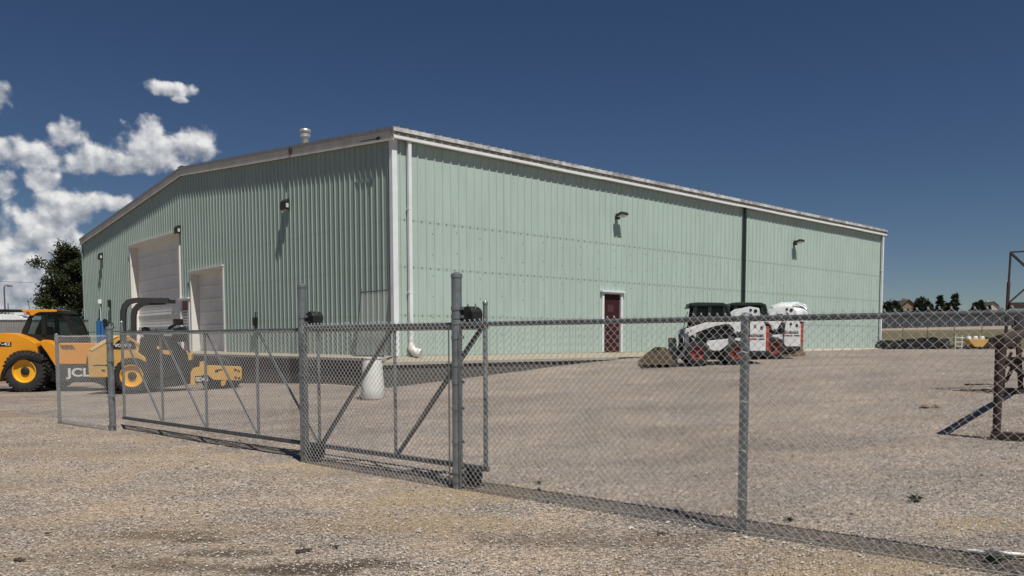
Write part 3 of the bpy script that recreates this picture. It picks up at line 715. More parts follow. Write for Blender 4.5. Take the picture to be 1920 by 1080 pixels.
b = MB(); b.tube([G(sR,ZB),G(sR,1.99)], .025, 12); b.lathe(G(sR,1.99),(0,0,1),[(.03,0),(.03,.02),(.01,.045)],12); b.build('end_upright', 'galv', gate, smooth=True)
su = [sL+.02]+[upright(px, py) for px, py in ((303,700),(386,710),(483,720),(598,730),(741,740))]
for i in range(4):
    s0, s1 = su[i], su[i+1]; b = MB(); b.tube([G(s0+.05,ZTG-.02),G(s1-.03,ZB+.02)], .017, 8); b.each('brace', 'galv', gate, smooth=True)
b = MB(); b.bar(G(su[4]+.06,ZB+.03), G(su[5]-.06,ZTG-.02), .04, .04, (fn.x,fn.y,0)); b.each('brace', 'galvd', gate)
b = MB(); b.bar(G(su[5]+.04,ZB+.03), G(sR-.06,ZTG-.02), .04, .04, (fn.x,fn.y,0)); b.each('brace', 'galvd', gate)
b = MB(); chain(b, Bs+fd*(sL+.04), Bs+fd*(su[4]), ZB+.03, ZTG-.015, -.03, WR*.85, tips=False); b.build('chain_mesh', 'wire', gate, recalc=False, smooth=True)
adopt(gate)
#@@MACHINES
# ------------------------------------------------------------------ wheels
def wheel(parent, c, r, w, rim_r, rim_m, lugs=20, lug=.035, far=False, dish=.10):
    """wheel whose axle lies along local y; outer face towards -y when far is False"""
    s = 1 if far else -1
    e = bpy.data.objects.new('wheel', None); C.objects.link(e); e.parent = parent; e.location = c
    b = MB(); h = w/2
    b.lathe((0,0,0), (0,1,0), [(rim_r,-h*.86),(rim_r+.03,-h*.97),(r*.86,-h),(r*.95,-h*.86),(r-lug*.6,-h*.55),(r-lug*.6,h*.55),(r*.95,h*.86),(r*.86,h),(rim_r+.03,h*.97),(rim_r,h*.86)], 40, False)
    for k in range(lugs):
        for sd_ in (-1, 1):
            a = 2*math.pi*(k+(.5 if sd_ > 0 else 0))/lugs; rot = Matrix.Rotation(-a,3,'Y')
            m2 = rot @ Matrix.Rotation(sd_*.55,3,'X') if False else rot
            p = m2 @ Vector((0, sd_*h*.48, r-lug*.35)); b.box(p, (2*math.pi*r/lugs*.42, h*.95, lug*.85), m2 @ Matrix.Rotation(sd_*.45,3,'Z'))
            p = m2 @ Vector((0, sd_*h*.93, r*.93)); b.box(p, (2*math.pi*r/lugs*.36, h*.14, r*.09), m2)
    b.build('tyre', 'rubber', e, smooth=True)
    q = MB(); q.lathe((0,0,0), (0,s,0), [(rim_r*.2,-h*.8),(rim_r,-h*.8),(rim_r,h*.9),(rim_r*.94,h*.9),(rim_r*.9,h*.55),(rim_r*.72,h*(.9-dish*8)),(rim_r*.34,h*(.9-dish*8)),(rim_r*.30,h*.62),(rim_r*.02,h*.64)], 32)
    ri = q.build('rim', rim_m, e, smooth=True)
    t = MB(); t.lathe((0,0,0), (0,s,0), [(rim_r*.36,h*.05),(rim_r*.36,h*.66),(rim_r*.30,h*.72),(rim_r*.05,h*.74)], 20)
    for k in range(8): a = k*math.pi/4; t.lathe((rim_r*.52*math.cos(a),0,rim_r*.52*math.sin(a)),(0,s,0),[(.018,h*.05),(.018,h*.2)],6)
    t.build('hub', 'mdark', ri, smooth=True); return e
# ------------------------------------------------------------------ skid steers
def skid(label, loc, rz, bucket, scale=1):
    t = thing('skid_steer', label, 'skid steer', loc, rz, None, scale)
    W2 = .84
    for x in (0, 1.20):
        for y, fr in ((-W2+.13,False),(W2-.13,True)): wheel(t, (x,y,.385), .385, .27, .20, 'redrim', 18, .025, fr, .08)
    # chassis
    b = MB(); b.prism([(-.35,.22),(-.2,.16),(1.9,.16),(2.12,.30),(2.12,.50),(-.30,.50),(-.42,.42)], -W2+.30, W2-.30); b.build('chassis', 'mdark', t, bevel=.02)
    for s in (-1, 1):
        b = MB(); b.prism([(.22,.50),(.30,.76),(1.0,.83),(1.5,.86),(1.5,.60),(1.30,.62),(.98,.62),(.82,.55),(.70,.45),(.48,.45),(.36,.50)], s*(W2-.30), s*(W2-.12)); b.build('side_panel', 'mwhite', t, bevel=.012)
    # dark bay under arm
    b = MB(); b.prism([(.02,.55),(.15,1.02),(1.05,1.28),(1.55,1.20),(1.55,.55)], -W2+.36, W2-.36); b.build('engine_bay', 'mdark', t, bevel=.02)
    # cab
    b = MB()
    for s in (-1, 1):
        y = s*.44; yy = y-s*.05
        for p in ([(-.24,.70),(-.14,.70),(.02,1.86),(-.09,1.86)], [(.90,1.0),(1.12,1.0),(.96,1.9),(.80,1.93)], [(.34,1.15),(.46,1.15),(.46,1.9),(.36,1.9)]): b.prism(p, min(y,yy), max(y,yy))
        b.prism([(-.2,1.0),(1.12,1.0),(1.10,1.34),(-.14,1.34)], min(y,yy), max(y,yy))
    b.each('cab_frame', 'dgreen', t)
    b = MB(); b.prism([(-.20,1.88),(-.22,1.96),(.0,1.985),(.82,1.97),(.98,1.90),(1.10,1.50),(1.04,1.50),(.90,1.84),(.78,1.87),(-.08,1.86)], -.47, .47); b.build('cab_roof', 'dgreen', t, bevel=.02)
    b = MB(); b.prism([(-.27,1.80),(-.20,1.96),(-.08,1.95),(-.08,1.82)], -.4, .4); b.build('front_lamp_bar', 'black', t)
    b = MB()
    for s in (-1, 1):
        y = s*.42
        for k in range(14): x = .0+k*.062; b.bar((x,y,1.34),(x,y,1.86), .006, .010)
        for k in range(9): z = 1.36+k*.058; b.bar((-.05,y,z),(.9,y,z), .006, .010)
    b.build('window_mesh', 'black', t)
    for s in (-1, 1): b = MB(); b.prism([(-.06,1.34),(.92,1.34),(.84,1.86),(.0,1.86)], s*.385, s*.385+.006); b.build('side_glass', 'screen', t)
    b = MB(); b.tube([(-.30,-.38,1.15),(-.22,-.40,1.50),(-.16,-.40,1.72)], .012, 6); b.tube([(-.30,.38,1.15),(-.22,.40,1.50),(-.16,.40,1.72)], .012, 6); b.each('grab_rail', 'black', t)
    b = MB(); b.box((.35,0,.98),(.45,.5,.12)); b.box((.62,0,1.3),(.12,.5,.6),Matrix.Rotation(R(-8),3,'Y')); b.build('seat', 'black', t, bevel=.03)
    # lift arms
    for s in (-1, 1):
        y0, y1 = sorted((s*(W2-.28), s*(W2-.10)))
        b = MB(); b.prism([(-.40,1.02),(-.38,1.14),(-.20,1.20),(.25,1.34),(.62,1.42),(1.05,1.44),(1.40,1.42),(1.46,1.30),(1.32,1.06),(1.22,.97),(1.14,1.02),(1.10,1.16),(.98,1.27),(.86,1.29),(.52,1.22),(.10,1.08),(-.12,.98),(-.24,.90),(-.36,.92)], y0, y1); b.build('lift_arm', 'mwhite', t, bevel=.012)
        b = MB(); b.prism([(1.16,1.44),(1.02,1.52),(1.42,1.80),(1.60,1.83),(1.88,1.78),(1.92,1.60),(1.90,1.40),(1.50,1.42),(1.45,1.46)], y0, y1)
        ar = b.build('rear_link', 'mwhite', t, bevel=.012)
        h = MB(); yo = y0-.004 if s < 0 else y1+.004
        for (x, z, r) in ((1.62,1.72,.042),(1.77,1.69,.055),(-.31,1.02,.028),(-.22,1.08,.022),(1.22,1.03,.03)): h.lathe((x,yo,z),(0,s,0),[(r,-.004),(r,.012),(r*.7,.014)],12)
        h.each('pivot_pin', 'black', t); h = MB(); h.prism([(1.58,1.60),(1.64,1.62),(1.80,1.42),(1.74,1.40)], min(yo,yo+s*.004), max(yo,yo+s*.004)); h.build('link_bar', 'black', t)
        c = MB(); c.tube([(-.16,s*(W2-.34),.95),(.05,s*(W2-.34),.72),(1.2,s*(W2-.34),1.1)], .035, 8); c.tube([(1.0,s*(W2-.22),.98),(1.72,s*(W2-.22),1.62)], .045, 10); c.each('hydraulic_cylinder', 'mgrey', t, smooth=True)
        f = MB(); f.prism([(-.42,1.0),(-.30,1.02),(-.26,.72),(-.40,.28),(-.60,.18),(-.62,.24),(-.48,.42),(-.40,.66)], y0, y1); f.build('front_link', 'mgrey', t, bevel=.01)
        # rear panel
        g = MB(); g.prism([(1.52,.44),(1.60,1.42),(1.80,1.44),(2.02,1.36),(2.10,1.18),(2.10,.44)], min(s*(W2-.20),s*(W2-.08)), max(s*(W2-.20),s*(W2-.08))); g.build('rear_panel', 'mwhite', t, bevel=.012)
        l = MB(); l.bb((2.10,s*(W2-.30),.52),(2.19,s*(W2-.08),1.22)); l.build('tail_lamp', 'red', t, bevel=.01)
    b = MB(); b.prism([(1.45,.30),(1.5,1.25),(1.9,1.30),(2.08,1.18),(2.14,.6),(2.14,.30)], -W2+.21, W2-.21); b.build('engine_cover', 'mgrey', t, bevel=.03)
    text('brand_lettering', 'Bobcat', .16, 'black', t, (1.78,-W2+.076,.93), (1,0,0), width=.48, bold=.004)
    d = MB()
    d.prism([(1.56,.80),(1.84,.80),(1.80,.835),(1.57,.84)], -W2+.07, -W2+.079); d.build('decal_stripe', 'red', t)
    d = MB(); d.prism([(1.88,.80),(2.05,.80),(2.05,.83),(1.88,.83)], -W2+.07, -W2+.079); d.prism([(1.72,1.17),(1.80,1.17),(1.78,1.27),(1.73,1.25)], -W2+.07, -W2+.079); d.prism([(1.92,1.12),(1.99,1.10),(2.01,1.20),(1.93,1.22)], -W2+.07, -W2+.079)
    d.prism([(1.28,1.53),(1.48,1.53),(1.48,1.56),(1.28,1.56)], -W2+.09, -W2+.098); d.each('decal_mark', 'black', t)
    d = MB(); d.lathe((1.05,-W2+.108,.80),(0,-1,0),[(.11,0),(.11,.004)],20); d.build('badge', 'mgrey', t)
    if bucket:
        k = MB(); k.prism([(-.62,.10),(-.66,.78),(-.70,.86),(-.76,.86),(-.74,.55),(-.80,.20),(-.95,.04),(-.62,.04)], -.70, .70); k.build('coupler', 'mdark', t, bevel=.012)
        k = MB()
        outer = [(-.80,.02),(-1.70,.0),(-1.74,.05),(-1.45,.34),(-1.18,.54),(-1.04,.56),(-.94,.48),(-.82,.30)]
        k.prism(outer, -.93, -.90); k.prism(outer, .90, .93)
        th = [(-.80,.02),(-1.72,.0),(-1.72,.03),(-.86,.05),(-.88,.30),(-.98,.46),(-1.06,.52),(-1.16,.53),(-1.16,.56),(-1.04,.56),(-.94,.48),(-.82,.30)]
        k.prism(th, -.90, .90); k.build('bucket', 'bucket', t)
    return t
p = on_ground(1301,683)
skid('white and black skid steer with its worn brown bucket down, nearest the maroon door', (p.x,p.y,p.z), R(-4), True, .93)
pp = at(1376,673,26.6); s2 = skid('white and black skid steer parked behind the other, beside the white wrapped bundle', (pp.x,pp.y,ground_z(pp.x,pp.y)), R(-4), False, .93)
# plastic-wrapped bundle behind the second machine
def bundle():
    c = at(1476,668,28.4); z0 = ground_z(c.x,c.y); t = thing('wrapped_bundle', 'large bundle of coiled hose under white plastic sheeting behind the rear skid steer', 'bundle', (c.x,c.y,z0), R(-5), None, .86)
    b = MB(); nu, nv = 30, 26; vs = []
    for i in range(nu+1):
        x = -.66+1.3*i/nu; u = i/nu
        top = 1.93+.30*math.sin(math.pi*(.12+.76*u))**.8-.06*(1-u)+.02*math.sin(9*u)
        for j in range(nv+1):
            a = math.pi*j/nv; y = -.55*math.cos(a); z = top-.75*(1-max(0,math.sin(a))**.55)+.018*math.sin(17*a+6*u)+.014*math.sin(29*u+4*a)
            vs.append((x+.02*math.sin(7*a), y+.03*math.sin(8*u+3*a), z))
    fs = [(i*(nv+1)+j,(i+1)*(nv+1)+j,(i+1)*(nv+1)+j+1,i*(nv+1)+j+1) for i in range(nu) for j in range(nv)]
    b.add(vs, fs); b.build('plastic_sheet', 'wrap', t, smooth=True)
    c2 = MB()
    for k in range(5):
        r = .50-.075*k; pts = [(.50+.02*k, -.50*0-.42, 1.62)]
        pts = [(.28+r*math.cos(a)*.9, -.50+.05*k, 1.60+r*math.sin(a)) for a in np.linspace(-.3, 2.2, 16)]
        c2.tube(pts, .022, 6)
    c2.build('hose_coil', 'wrap', t, smooth=True)
    c3 = MB(); c3.bb((-.6,-.5,0),(.6,.5,.15)); c3.bb((-.52,-.42,.15),(.52,.42,1.75)); c3.build('crate', 'wood', t)
bundle()
def pixel_plane(loc, rz):
    # photograph pixels -> (x, z) on the plane local y = const of a machine standing at loc
    c, s_ = math.cos(rz), math.sin(rz)
    def Q(pts, y=0.):
        out = []
        for px, py in pts:
            d = ray(px, py); n = Vector((-s_, c)); o2 = Vector((loc[0], loc[1]))+n*y
            t = n.dot(o2)/n.dot(Vector((d.x, d.y))); P = Vector((0,0,CH))+d*t
            q = Vector((P.x-loc[0], P.y-loc[1])); out.append((q.x*c+q.y*s_, P.z-loc[2]))
        return out
    return Q
# ------------------------------------------------------------------ telehandler (seen from its right side, front to the right)
def telehandler():
    dep = 25.4; p = at(50,747,dep); loc = (p.x,p.y,ground_z(p.x,p.y)); rz = R(3)
    t = thing('telehandler', 'orange and black telehandler with glazed cab at the left edge', 'telehandler', loc, rz); Q = pixel_plane(loc, rz)
    for x in (0, 2.85):
        wheel(t, (x,0.1,.66), .66, .42, .37, 'rim', 30, .035, False, .05); wheel(t, (x,1.85,.66), .66, .42, .37, 'rim', 30, .035, True, .05)
    def pr(name, m, y0, y1, *polys, bevel=0, fn='build'):
        b = MB()
        for pl in polys: b.prism(Q(pl, y0), y0, y1)
        return getattr(b, fn)(name, m, t, bevel=bevel)
    wa = [(50+48*math.cos(a), 713-44*math.sin(a)) for a in np.linspace(.75, 2.9, 14)]
    pr('rear_body','orange',.22,1.35, [(-90,650),(-60,636),(-20,627),(12,624),(30,626),(52,634),(67,643),(70,662),(76,680)]+wa+[(-2,716),(-90,716)], bevel=.03)
    inn = [(50+44*math.cos(a), 715-42*math.sin(a)) for a in np.linspace(.95, 3.0, 16)]; out = [(50+51*math.cos(a), 715-49*math.sin(a)) for a in np.linspace(3.0, .95, 16)]
    pr('mudguard','black',-.14,.30, inn+out, bevel=.012)
    pr('chassis','mdark',.45,1.45, [(-80,712),(245,712),(245,690),(104,690),(60,676),(-80,692)], bevel=.02)
    pr('dark_step','black',.30,.70, [(70,684),(68,652),(78,646),(103,690),(105,715),(95,715)])
    pr('boom','orange',.58,.95, [(66,642),(84,638),(108,648),(250,668),(250,690),(104,680),(92,674),(76,654)], bevel=.02)
    pr('hood_nose','orange',.16,.52, [(73,642),(80,637),(88,638),(110,650),(112,690),(103,686),(88,662)], bevel=.02)
    pr('engine_cover','orange',-.14,.46, [(104,648),(112,643),(165,643),(205,646),(208,683),(106,683)], bevel=.03)
    pr('louvre','black',-.152,-.138, *[[(112+k*4.2,647),(114.4+k*4.2,647),(120+k*4.2,655),(118+k*4.2,655)] for k in range(6)], fn='each')
    pr('fuel_tank','mdark',-.12,.46, [(106,684),(205,684),(205,706),(195,717),(112,717),(106,708)], bevel=.03)
    q = Q([(149,699)],-.13)[0]; text('brand_lettering', 'JCB', .36, 'paper', t, (q[0],-.13,q[1]), (1,0,0), width=.80, bold=.012)
    pr('model_plate','black',.205,.215, [(-18,641.5),(21,641.5),(21,649),(-18,649)])
    q = Q([(1,645.3)],.2)[0]; text('model_lettering', '509-42', .13, 'paper', t, (q[0],.2,q[1]), (1,0,0), width=.60, bold=.004)
    y0, y1 = .62, 1.48
    fr = [[(40,629),(41,620),(53,594),(62,585),(68,586),(60,596),(50,628)], [(77,588),(85,588),(87,632),(79,632)], [(112,587),(122,588),(132,600),(146,633),(138,633),(124,604)],
          [(40,625),(104,629),(146,632),(147,646),(104,643),(70,641),(38,632)], [(62,585),(118,586),(120,590),(66,591)]]
    b = MB()
    for pl in fr: b.prism(Q(pl, y0), y0, y0+.05)
    b.each('cab_frame','black',t)
    b = MB()
    for pl in fr: b.prism(Q(pl, y0), y1-.05, y1)
    b.each('cab_frame','black',t)
    pr('cab_visor','orange',y0-.05,y1+.02, [(40,582.5),(42,581),(75,580),(106,580.5),(106,584.5),(74,585),(66,588),(61,592),(52,590)], bevel=.012)
    pr('cab_roof','black',y0-.03,y1+.01, [(106,581),(115,582),(124,588),(120,590),(106,586)], bevel=.01)
    g = [(50,628),(60,594),(67,589),(112,589),(124,604),(138,632),(100,632)]
    pr('side_glass','gl',y0+.02,y0+.028, g); b = MB(); b.prism(Q(g, y0), y1-.035, y1-.028); b.build('side_glass','gl',t)
    b = MB(); b.prism(Q([(123,592),(125,592),(146,632),(144,632)], y0), y0+.05, y1-.05); b.build('windscreen','gld',t)
    pr('seat','mdark',1.0,1.35, [(80,638),(82,622),(84,612),(89,612),(94,624),(108,630),(110,638)], bevel=.02)
    b = MB(); b.tube([(x,y0-.03,z) for x, z in Q([(66,640),(68,652),(72,655),(77,653)],y0)], .022, 6); b.build('grab_rail','black',t)
    b = MB(); b.tube([(x,.95,z) for x, z in Q([(98,632),(96,622),(91,617)],.95)], .02, 6); b.build('steering_wheel','black',t)
    q = Q([(53,587)],y0-.06)[0]; b = MB(); b.lathe((q[0],y0-.06,q[1]), (0,-1,0), [(.05,0),(.05,.04)], 12); b.build('work_lamp', 'red', t)
    b = MB(); b.tube([(x,y0+.3,z) for x, z in Q([(56,580),(51,562)],y0+.3)], .008, 5); b.build('aerial', 'black', t)
    pr('rear_canopy','black',1.5,1.9, [(-90,578),(38,580.5),(44,585),(-90,585)])
    b = MB(); b.tube([(x,0,z) for x, z in Q([(199,640),(203,606),(207,603),(211,606),(214,616)])], .014, 6); b.build('mirror_arm', 'black', t)
    pr('mirror','black',.05,.1, [(192,600),(196,597),(200,600),(201,615),(198,621),(194,615)], bevel=.01)
telehandler()
# ------------------------------------------------------------------ soil compactor
def compactor():
    dep = 23.6; p = at(252,750,dep); loc = (p.x,p.y,ground_z(p.x,p.y)); rz = R(8); t = thing('soil_compactor', 'yellow and black soil compactor with roll bar, behind the sliding gate', 'compactor', loc, rz); Qp = pixel_plane(loc, rz)
    sc = 1500/dep
    def Q(*pts): return Qp(pts, 0.)
    wheel(t, (0,.0,.52), .52, .42, .33, 'rim', 26, .035, False, .05); wheel(t, (0,1.25,.52), .52, .42, .33, 'rim', 26, .035, True, .05)
    arch = [(252+34*math.cos(a), 714-34*math.sin(a)) for a in np.linspace(.9, 2.9, 12)]
    b = MB(); b.prism(Q((163,662),(166,656),(190,640),(214,630),(228,636),(262,664),(272,672))+Q(*arch)+Q((216,708),(166,708)), .02, 1.20); b.build('engine_hood', 'yellow', t, bevel=.035)
    b = MB(); b.prism(Q((167,655),(190,639.5),(213,629),(221,631),(196,644),(172,658)), -.0, 1.22); b.build('hood_slope', 'cream', t, bevel=.01)
    b = MB(); b.prism(Q((160,668),(166,668),(166,702),(158,700)), .1, 1.1); b.build('rear_grille', 'black', t)
    b = MB(); b.prism(Q((206,654),(222,638),(250,640),(256,654)), .005, .019); b.build('name_band', 'black', t)
    text('brand_lettering', 'VOLVO', .13, 'paper', t, (*(lambda q: (q[0],.0,q[1]))(Q((230,648))[0]),), (1,0,0), width=.46, bold=.004)
    b = MB(); b.prism(Q((175,684),(212,684),(212,685.5),(175,685.5)), .01, .019); b.prism(Q((190,693),(197,693),(197,696),(190,696)), .01, .019); b.each('panel_seam', 'black', t)
    b = MB(); b.prism(Q((166,708),(330,712),(345,700),(345,722),(300,728),(200,726),(166,716)), .15, 1.1); b.build('rear_frame', 'mdark', t, bevel=.02)
    # operator station
    b = MB(); b.prism(Q((256,664),(262,632),(300,630),(318,648),(332,662),(340,700),(300,712),(280,690)), .1, 1.15); b.build('operator_platform', 'mdark', t, bevel=.02)
    b = MB(); b.prism(Q((262,632),(256,615),(262,612),(268,626),(290,628),(290,634)), .4, .9); b.build('seat', 'black', t, bevel=.02)
    b = MB(); b.prism(Q((312,640),(320,616),(334,612),(338,618),(336,640)), .35, .85); b.tube([(x,.6,z) for x, z in Q((318,618),(310,612),(308,618))], .02, 6)
    b.lathe((Q((316,610))[0][0],.6,Q((316,610))[0][1]), (-.5,0,.8), [(.20,0),(.20,.03)], 18); b.box((Q((324,603))[0][0],.6,Q((324,603))[0][1]),(.22,.3,.18)); b.build('steering_console', 'black', t)
    b = MB(); b.prism(Q((292,649),(300,648),(302,655),(293,655)), .08, .1); b.prism(Q((303,656),(320,657),(322,666),(305,664)), .06, .1); b.prism(Q((349,662),(356,664),(356,674),(350,676)), .2, .45); b.each('yellow_guard', 'yellow', t)
    b = MB(); b.tube([(x,.05,z) for x, z in Q((300,700),(300,640),(330,640),(345,690))], .022, 6); b.tube([(x,1.2,z) for x, z in Q((300,700),(300,640),(330,640),(345,690))], .022, 6); b.each('hand_rail', 'mdark', t)
    # roll bar: two bent legs and a roof beam
    for y, path in ((.06, [(231,650),(231,586),(234,574),(241,566.5),(252,563.5),(262,563),(316,563)]), (1.12, [(250.5,650),(250.5,592),(253,581),(259,574),(268,569),(278,567.5),(311,567)])):
        b = MB(); path = Qp(path, y); n = len(path); L_, R_ = [], []
        for i, q in enumerate(path):
            a = Vector(path[max(0,i-1)]); c = Vector(path[min(n-1,i+1)]); tt = (c-a).normalized(); nn = Vector((-tt.y, tt.x)); h_ = .075 if i < n-1 else .065
            L_.append((q[0]+nn.x*h_, q[1]+nn.y*h_)); R_.append((q[0]-nn.x*h_, q[1]-nn.y*h_))
        b.prism(L_+R_[::-1], y-.06, y+.06); b.build('roll_bar', 'ropsblack', t)
    q = Qp([(262,563),(314,563)], .1); b = MB(); b.bb((q[0][0],.13,q[0][1]-.05),(q[1][0]-.02,1.05,q[0][1]+.05)); b.build('roof_plate', 'ropsblack', t)
    # drum and its yellow frame
    c = Q((405,704))[0]; b = MB(); b.lathe((c[0],.12,.53), (0,1,0), [(.40,0),(.50,.01),(.53,.03),(.53,1.35),(.50,1.37),(.40,1.38)], 40); b.build('drum', 'mdark', t, smooth=True)
    for y in (.0, 1.50):
        b = MB(); b.prism((lambda *a: Qp(a, y))((357,699),(362,690),(386,684.5),(448,687),(453,690),(453,711),(449,713.5),(400,712.5),(391,704.5),(383,703),(375,706),(369,722),(357,722)), y, y+.08); fr = b.build('drum_frame', 'yellow', t, bevel=.015)
        if y == 0:
            h = MB()
            for (x, z) in ((441,693.5),(442,708),(447.5,696),(448.5,709)): h.lathe((Q((x,z))[0][0],-.001,Q((x,z))[0][1]), (0,-1,0), [(.04 if x < 445 else .02,0),(.036,.008)], 12)
            h.each('frame_bolt', 'black', fr); h = MB(); h.prism(Q((404,693),(417,692),(417,694),(410,695),(408,698),(403,698)), -.008, .001); h.build('hand_hole', 'black', fr)
            pl = MB(); pl.prism(Q((366,705),(391,705),(393,718),(366,718)), -.012, .0-.002); pl.build('name_band', 'black', fr)
            text('model_lettering', 'SD45', .17, 'paper', fr, (*(lambda q: (q[0],-.016,q[1]))(Q((379,711.5))[0]),), (1,0,0), width=.36, bold=.006)
    b = MB(); b.bb((Q((354,0))[0][0],.08,.62),(Q((364,0))[0][0],1.5,.92)); b.each('frame_crossbeam', 'yellow', t)
    b = MB(); b.prism(Q((414,714),(424,713),(422,722),(415,724)), .0, .08); b.build('scraper_arm', 'yellow', t)
compactor()
#@@YARD
# ------------------------------------------------------------------ yard objects
def barrel():
    g = on_ground(699,748); t = thing('drum_barrel', 'white plastic barrel standing on the gravel below the dock wall', 'barrel', g)
    b = MB(); b.lathe((0,0,0), (0,0,1), [(.255,0),(.27,.02),(.272,.25),(.25,.5),(.235,.75),(.215,.90),(.205,.93)], 28); b.build('barrel_body', 'barrel', t, smooth=True)
    b = MB(); b.lathe((0,0,.93), (0,0,1), [(.20,0),(.225,.004),(.225,.035),(.20,.04),(.18,.03)], 28); b.lathe((.05,0,.96), (0,0,1), [(.03,0),(.03,.05),(.02,.07)], 12); b.build('barrel_lid', 'barrel', t, smooth=True)
    b = MB(); b.tube([(-.20,-.10,.96),(-.27,-.14,.80),(-.26,-.18,.45),(-.17,-.26,.20),(-.30,-.30,.02)], .012, 6); b.build('cord', 'black', t)
barrel()
# leaning chain link panel on the ledge by the corner
def leaning():
    t = thing('mesh_panel', 'spare chain link gate panel standing against the gable wall near the corner', 'mesh panel', B(-.35,.72,1.06))
    t.rotation_euler = (0,0,TH)
    b = MB()
    b.tube([(-.1,-.78,0),(.16,-.78,2.1)], .022, 8); b.tube([(-.1,.78,0),(.16,.78,2.1)], .022, 8); b.tube([(.15,-.78,2.0),(.15,.78,2.0)], .02, 8); b.tube([(-.08,-.78,.12),(-.08,.78,.12)], .02, 8)
    b.each('panel_frame', 'galvd', t, smooth=True)
    c = MB(); chain(c, Vector((0,-.76)), Vector((0,.76)), .1, 2.02, 0, wr=.0026, tips=False)
    # lean the mesh with its frame
    c.v = [(-.09+x+(z-.05)*.124, y, z) for x, y, z in c.v]; c.build('chain_mesh', 'wire', t, recalc=False)
leaning()
# railing on the dock in front of the gable wall
def railing():
    t = thing('pipe_railing', 'thin galvanized pipe railing along the dock before the overhead doors', 'railing', B(-1.05,14,1.1)); t.rotation_euler = (0,0,TH)
    b = MB(); b.tube([(0,-.6,1.0),(0,17,1.0)], .022, 8); b.each('hand_rail', 'galvd', t)
    for v in (-.6,3.2,7,10.5,14,17): 
        b = MB(); b.tube([(0,v,-1.0 if v < 0 else 0),(0,v,1.1)], .024, 8); b.build('post', 'galvd', t)
railing()
def blue_barrels():
    for k, px in enumerate((185.5,193)):
        p = at(px,628,36); b = MB(); b.lathe((0,0,0),(0,0,1),[(.09,0),(.09,1.25),(.085,1.3),(.03,1.31)],14)
        o = b.build('blue_pipe', 'blue', None, smooth=True); o.location = (p.x,p.y,1.22)
        tag(o, 'upright blue plastic pipe on the dock, '+('left one of the pair' if k == 0 else 'right one of the pair'), 'pipe', 'blue pipes by the gable wall')
blue_barrels()
# rusty pipe rack on the right
def rack():
    p = on_ground(1868,822); t = thing('pipe_rack', 'rusty steel pipe rack with thick round top beam at the right edge', 'rack', p); t.rotation_euler = (0,0,R(49))
    L = 5.5; dz = ground_z(p.x+L*.65, p.y+L*.75)-p.z
    b = MB(); b.tube([(0,0,.05),(.0,0,1.20)], [.046,.054], 16); b.build('leg', 'rust', t, smooth=True)
    b = MB(); b.tube([(-.08,0,1.26),(L+.1,0,1.26+dz)], .07, 18); b.build('top_beam', 'rust', t, smooth=True)
    b = MB(); b.tube([(L,0,dz),(L,0,1.2+dz)], .062, 16); b.build('leg', 'rust', t, smooth=True)
    b = MB(); b.bb((-.06,-1.3,0),(.06,.06,.09)); b.build('base_beam', 'rust2', t, bevel=.01)
    b = MB(); b.bb((L-.06,-1.3,dz),(L+.06,.06,dz+.09)); b.build('base_beam', 'rust2', t, bevel=.01)
    b = MB(); b.tube([(0,-1.2,.05),(0,-.08,1.0)], .035, 8); b.build('brace', 'rust', t)
rack()
def tower():
    p = on_ground(1881,738); t = thing('steel_tower_frame', 'tall rusty welded steel tower frame behind the pipe rack, cut by the right edge', 'steel frame', p); t.rotation_euler = (0,0,R(-8))
    k = p.y/1500
    def H(px, py): return ((px-1881)*k, (738-py)*k)
    def bar(a, c, w=.05, y=0, y2=None, m='rust', name='strut'):
        x0, z0 = H(*a); x1, z1 = H(*c); b = MB(); b.bar((x0,y,z0),(x1,y if y2 is None else y2,z1), w, w); b.build(name, m, t)
    bar((1880,738),(1883,530),.042, name='upright'); bar((1883,530),(1884.5,475),.028, name='upright')
    bar((1884,476),(1930,520),.035); bar((1884,475),(1995,470),.028); bar((1882,571),(1935,520),.026)
    x0, z0 = H(1884,569); b = MB(); b.bb((x0,-.06,z0-.10),(x0+2.2,.06,z0+.01)); b.build('cross_beam', 'rust2', t)
    x0, z0 = H(1882,612); b = MB(); b.bb((x0+.1,-.04,z0-.05),(x0+2.2,.04,z0+.02)); b.build('cross_beam', 'rust2', t)
    bar((1898,585),(1912,735),.065, name='leg'); bar((1918,585),(1921,735),.045, name='leg'); bar((1990,735),(1990,470),.045, name='upright')
    bar((1884,716),(1910,655),.05); bar((1882,690),(1893,660),.04)
    b = MB(); x0, z0 = H(1880,735); b.bb((x0-.05,-.07,0),(x0+2.4,.07,.10)); b.build('base_beam', 'rust', t)
    b = MB(); b.bb((x0-.05,1.4,0),(x0+2.4,1.54,.10)); b.build('base_beam', 'rust', t)
    b = MB(); x0, z0 = H(1898,675); b.bb((x0,-.3,z0-.02),(x0+1.9,.3,z0+.05)); b.build('shelf', 'rust2', t)
    
tower()
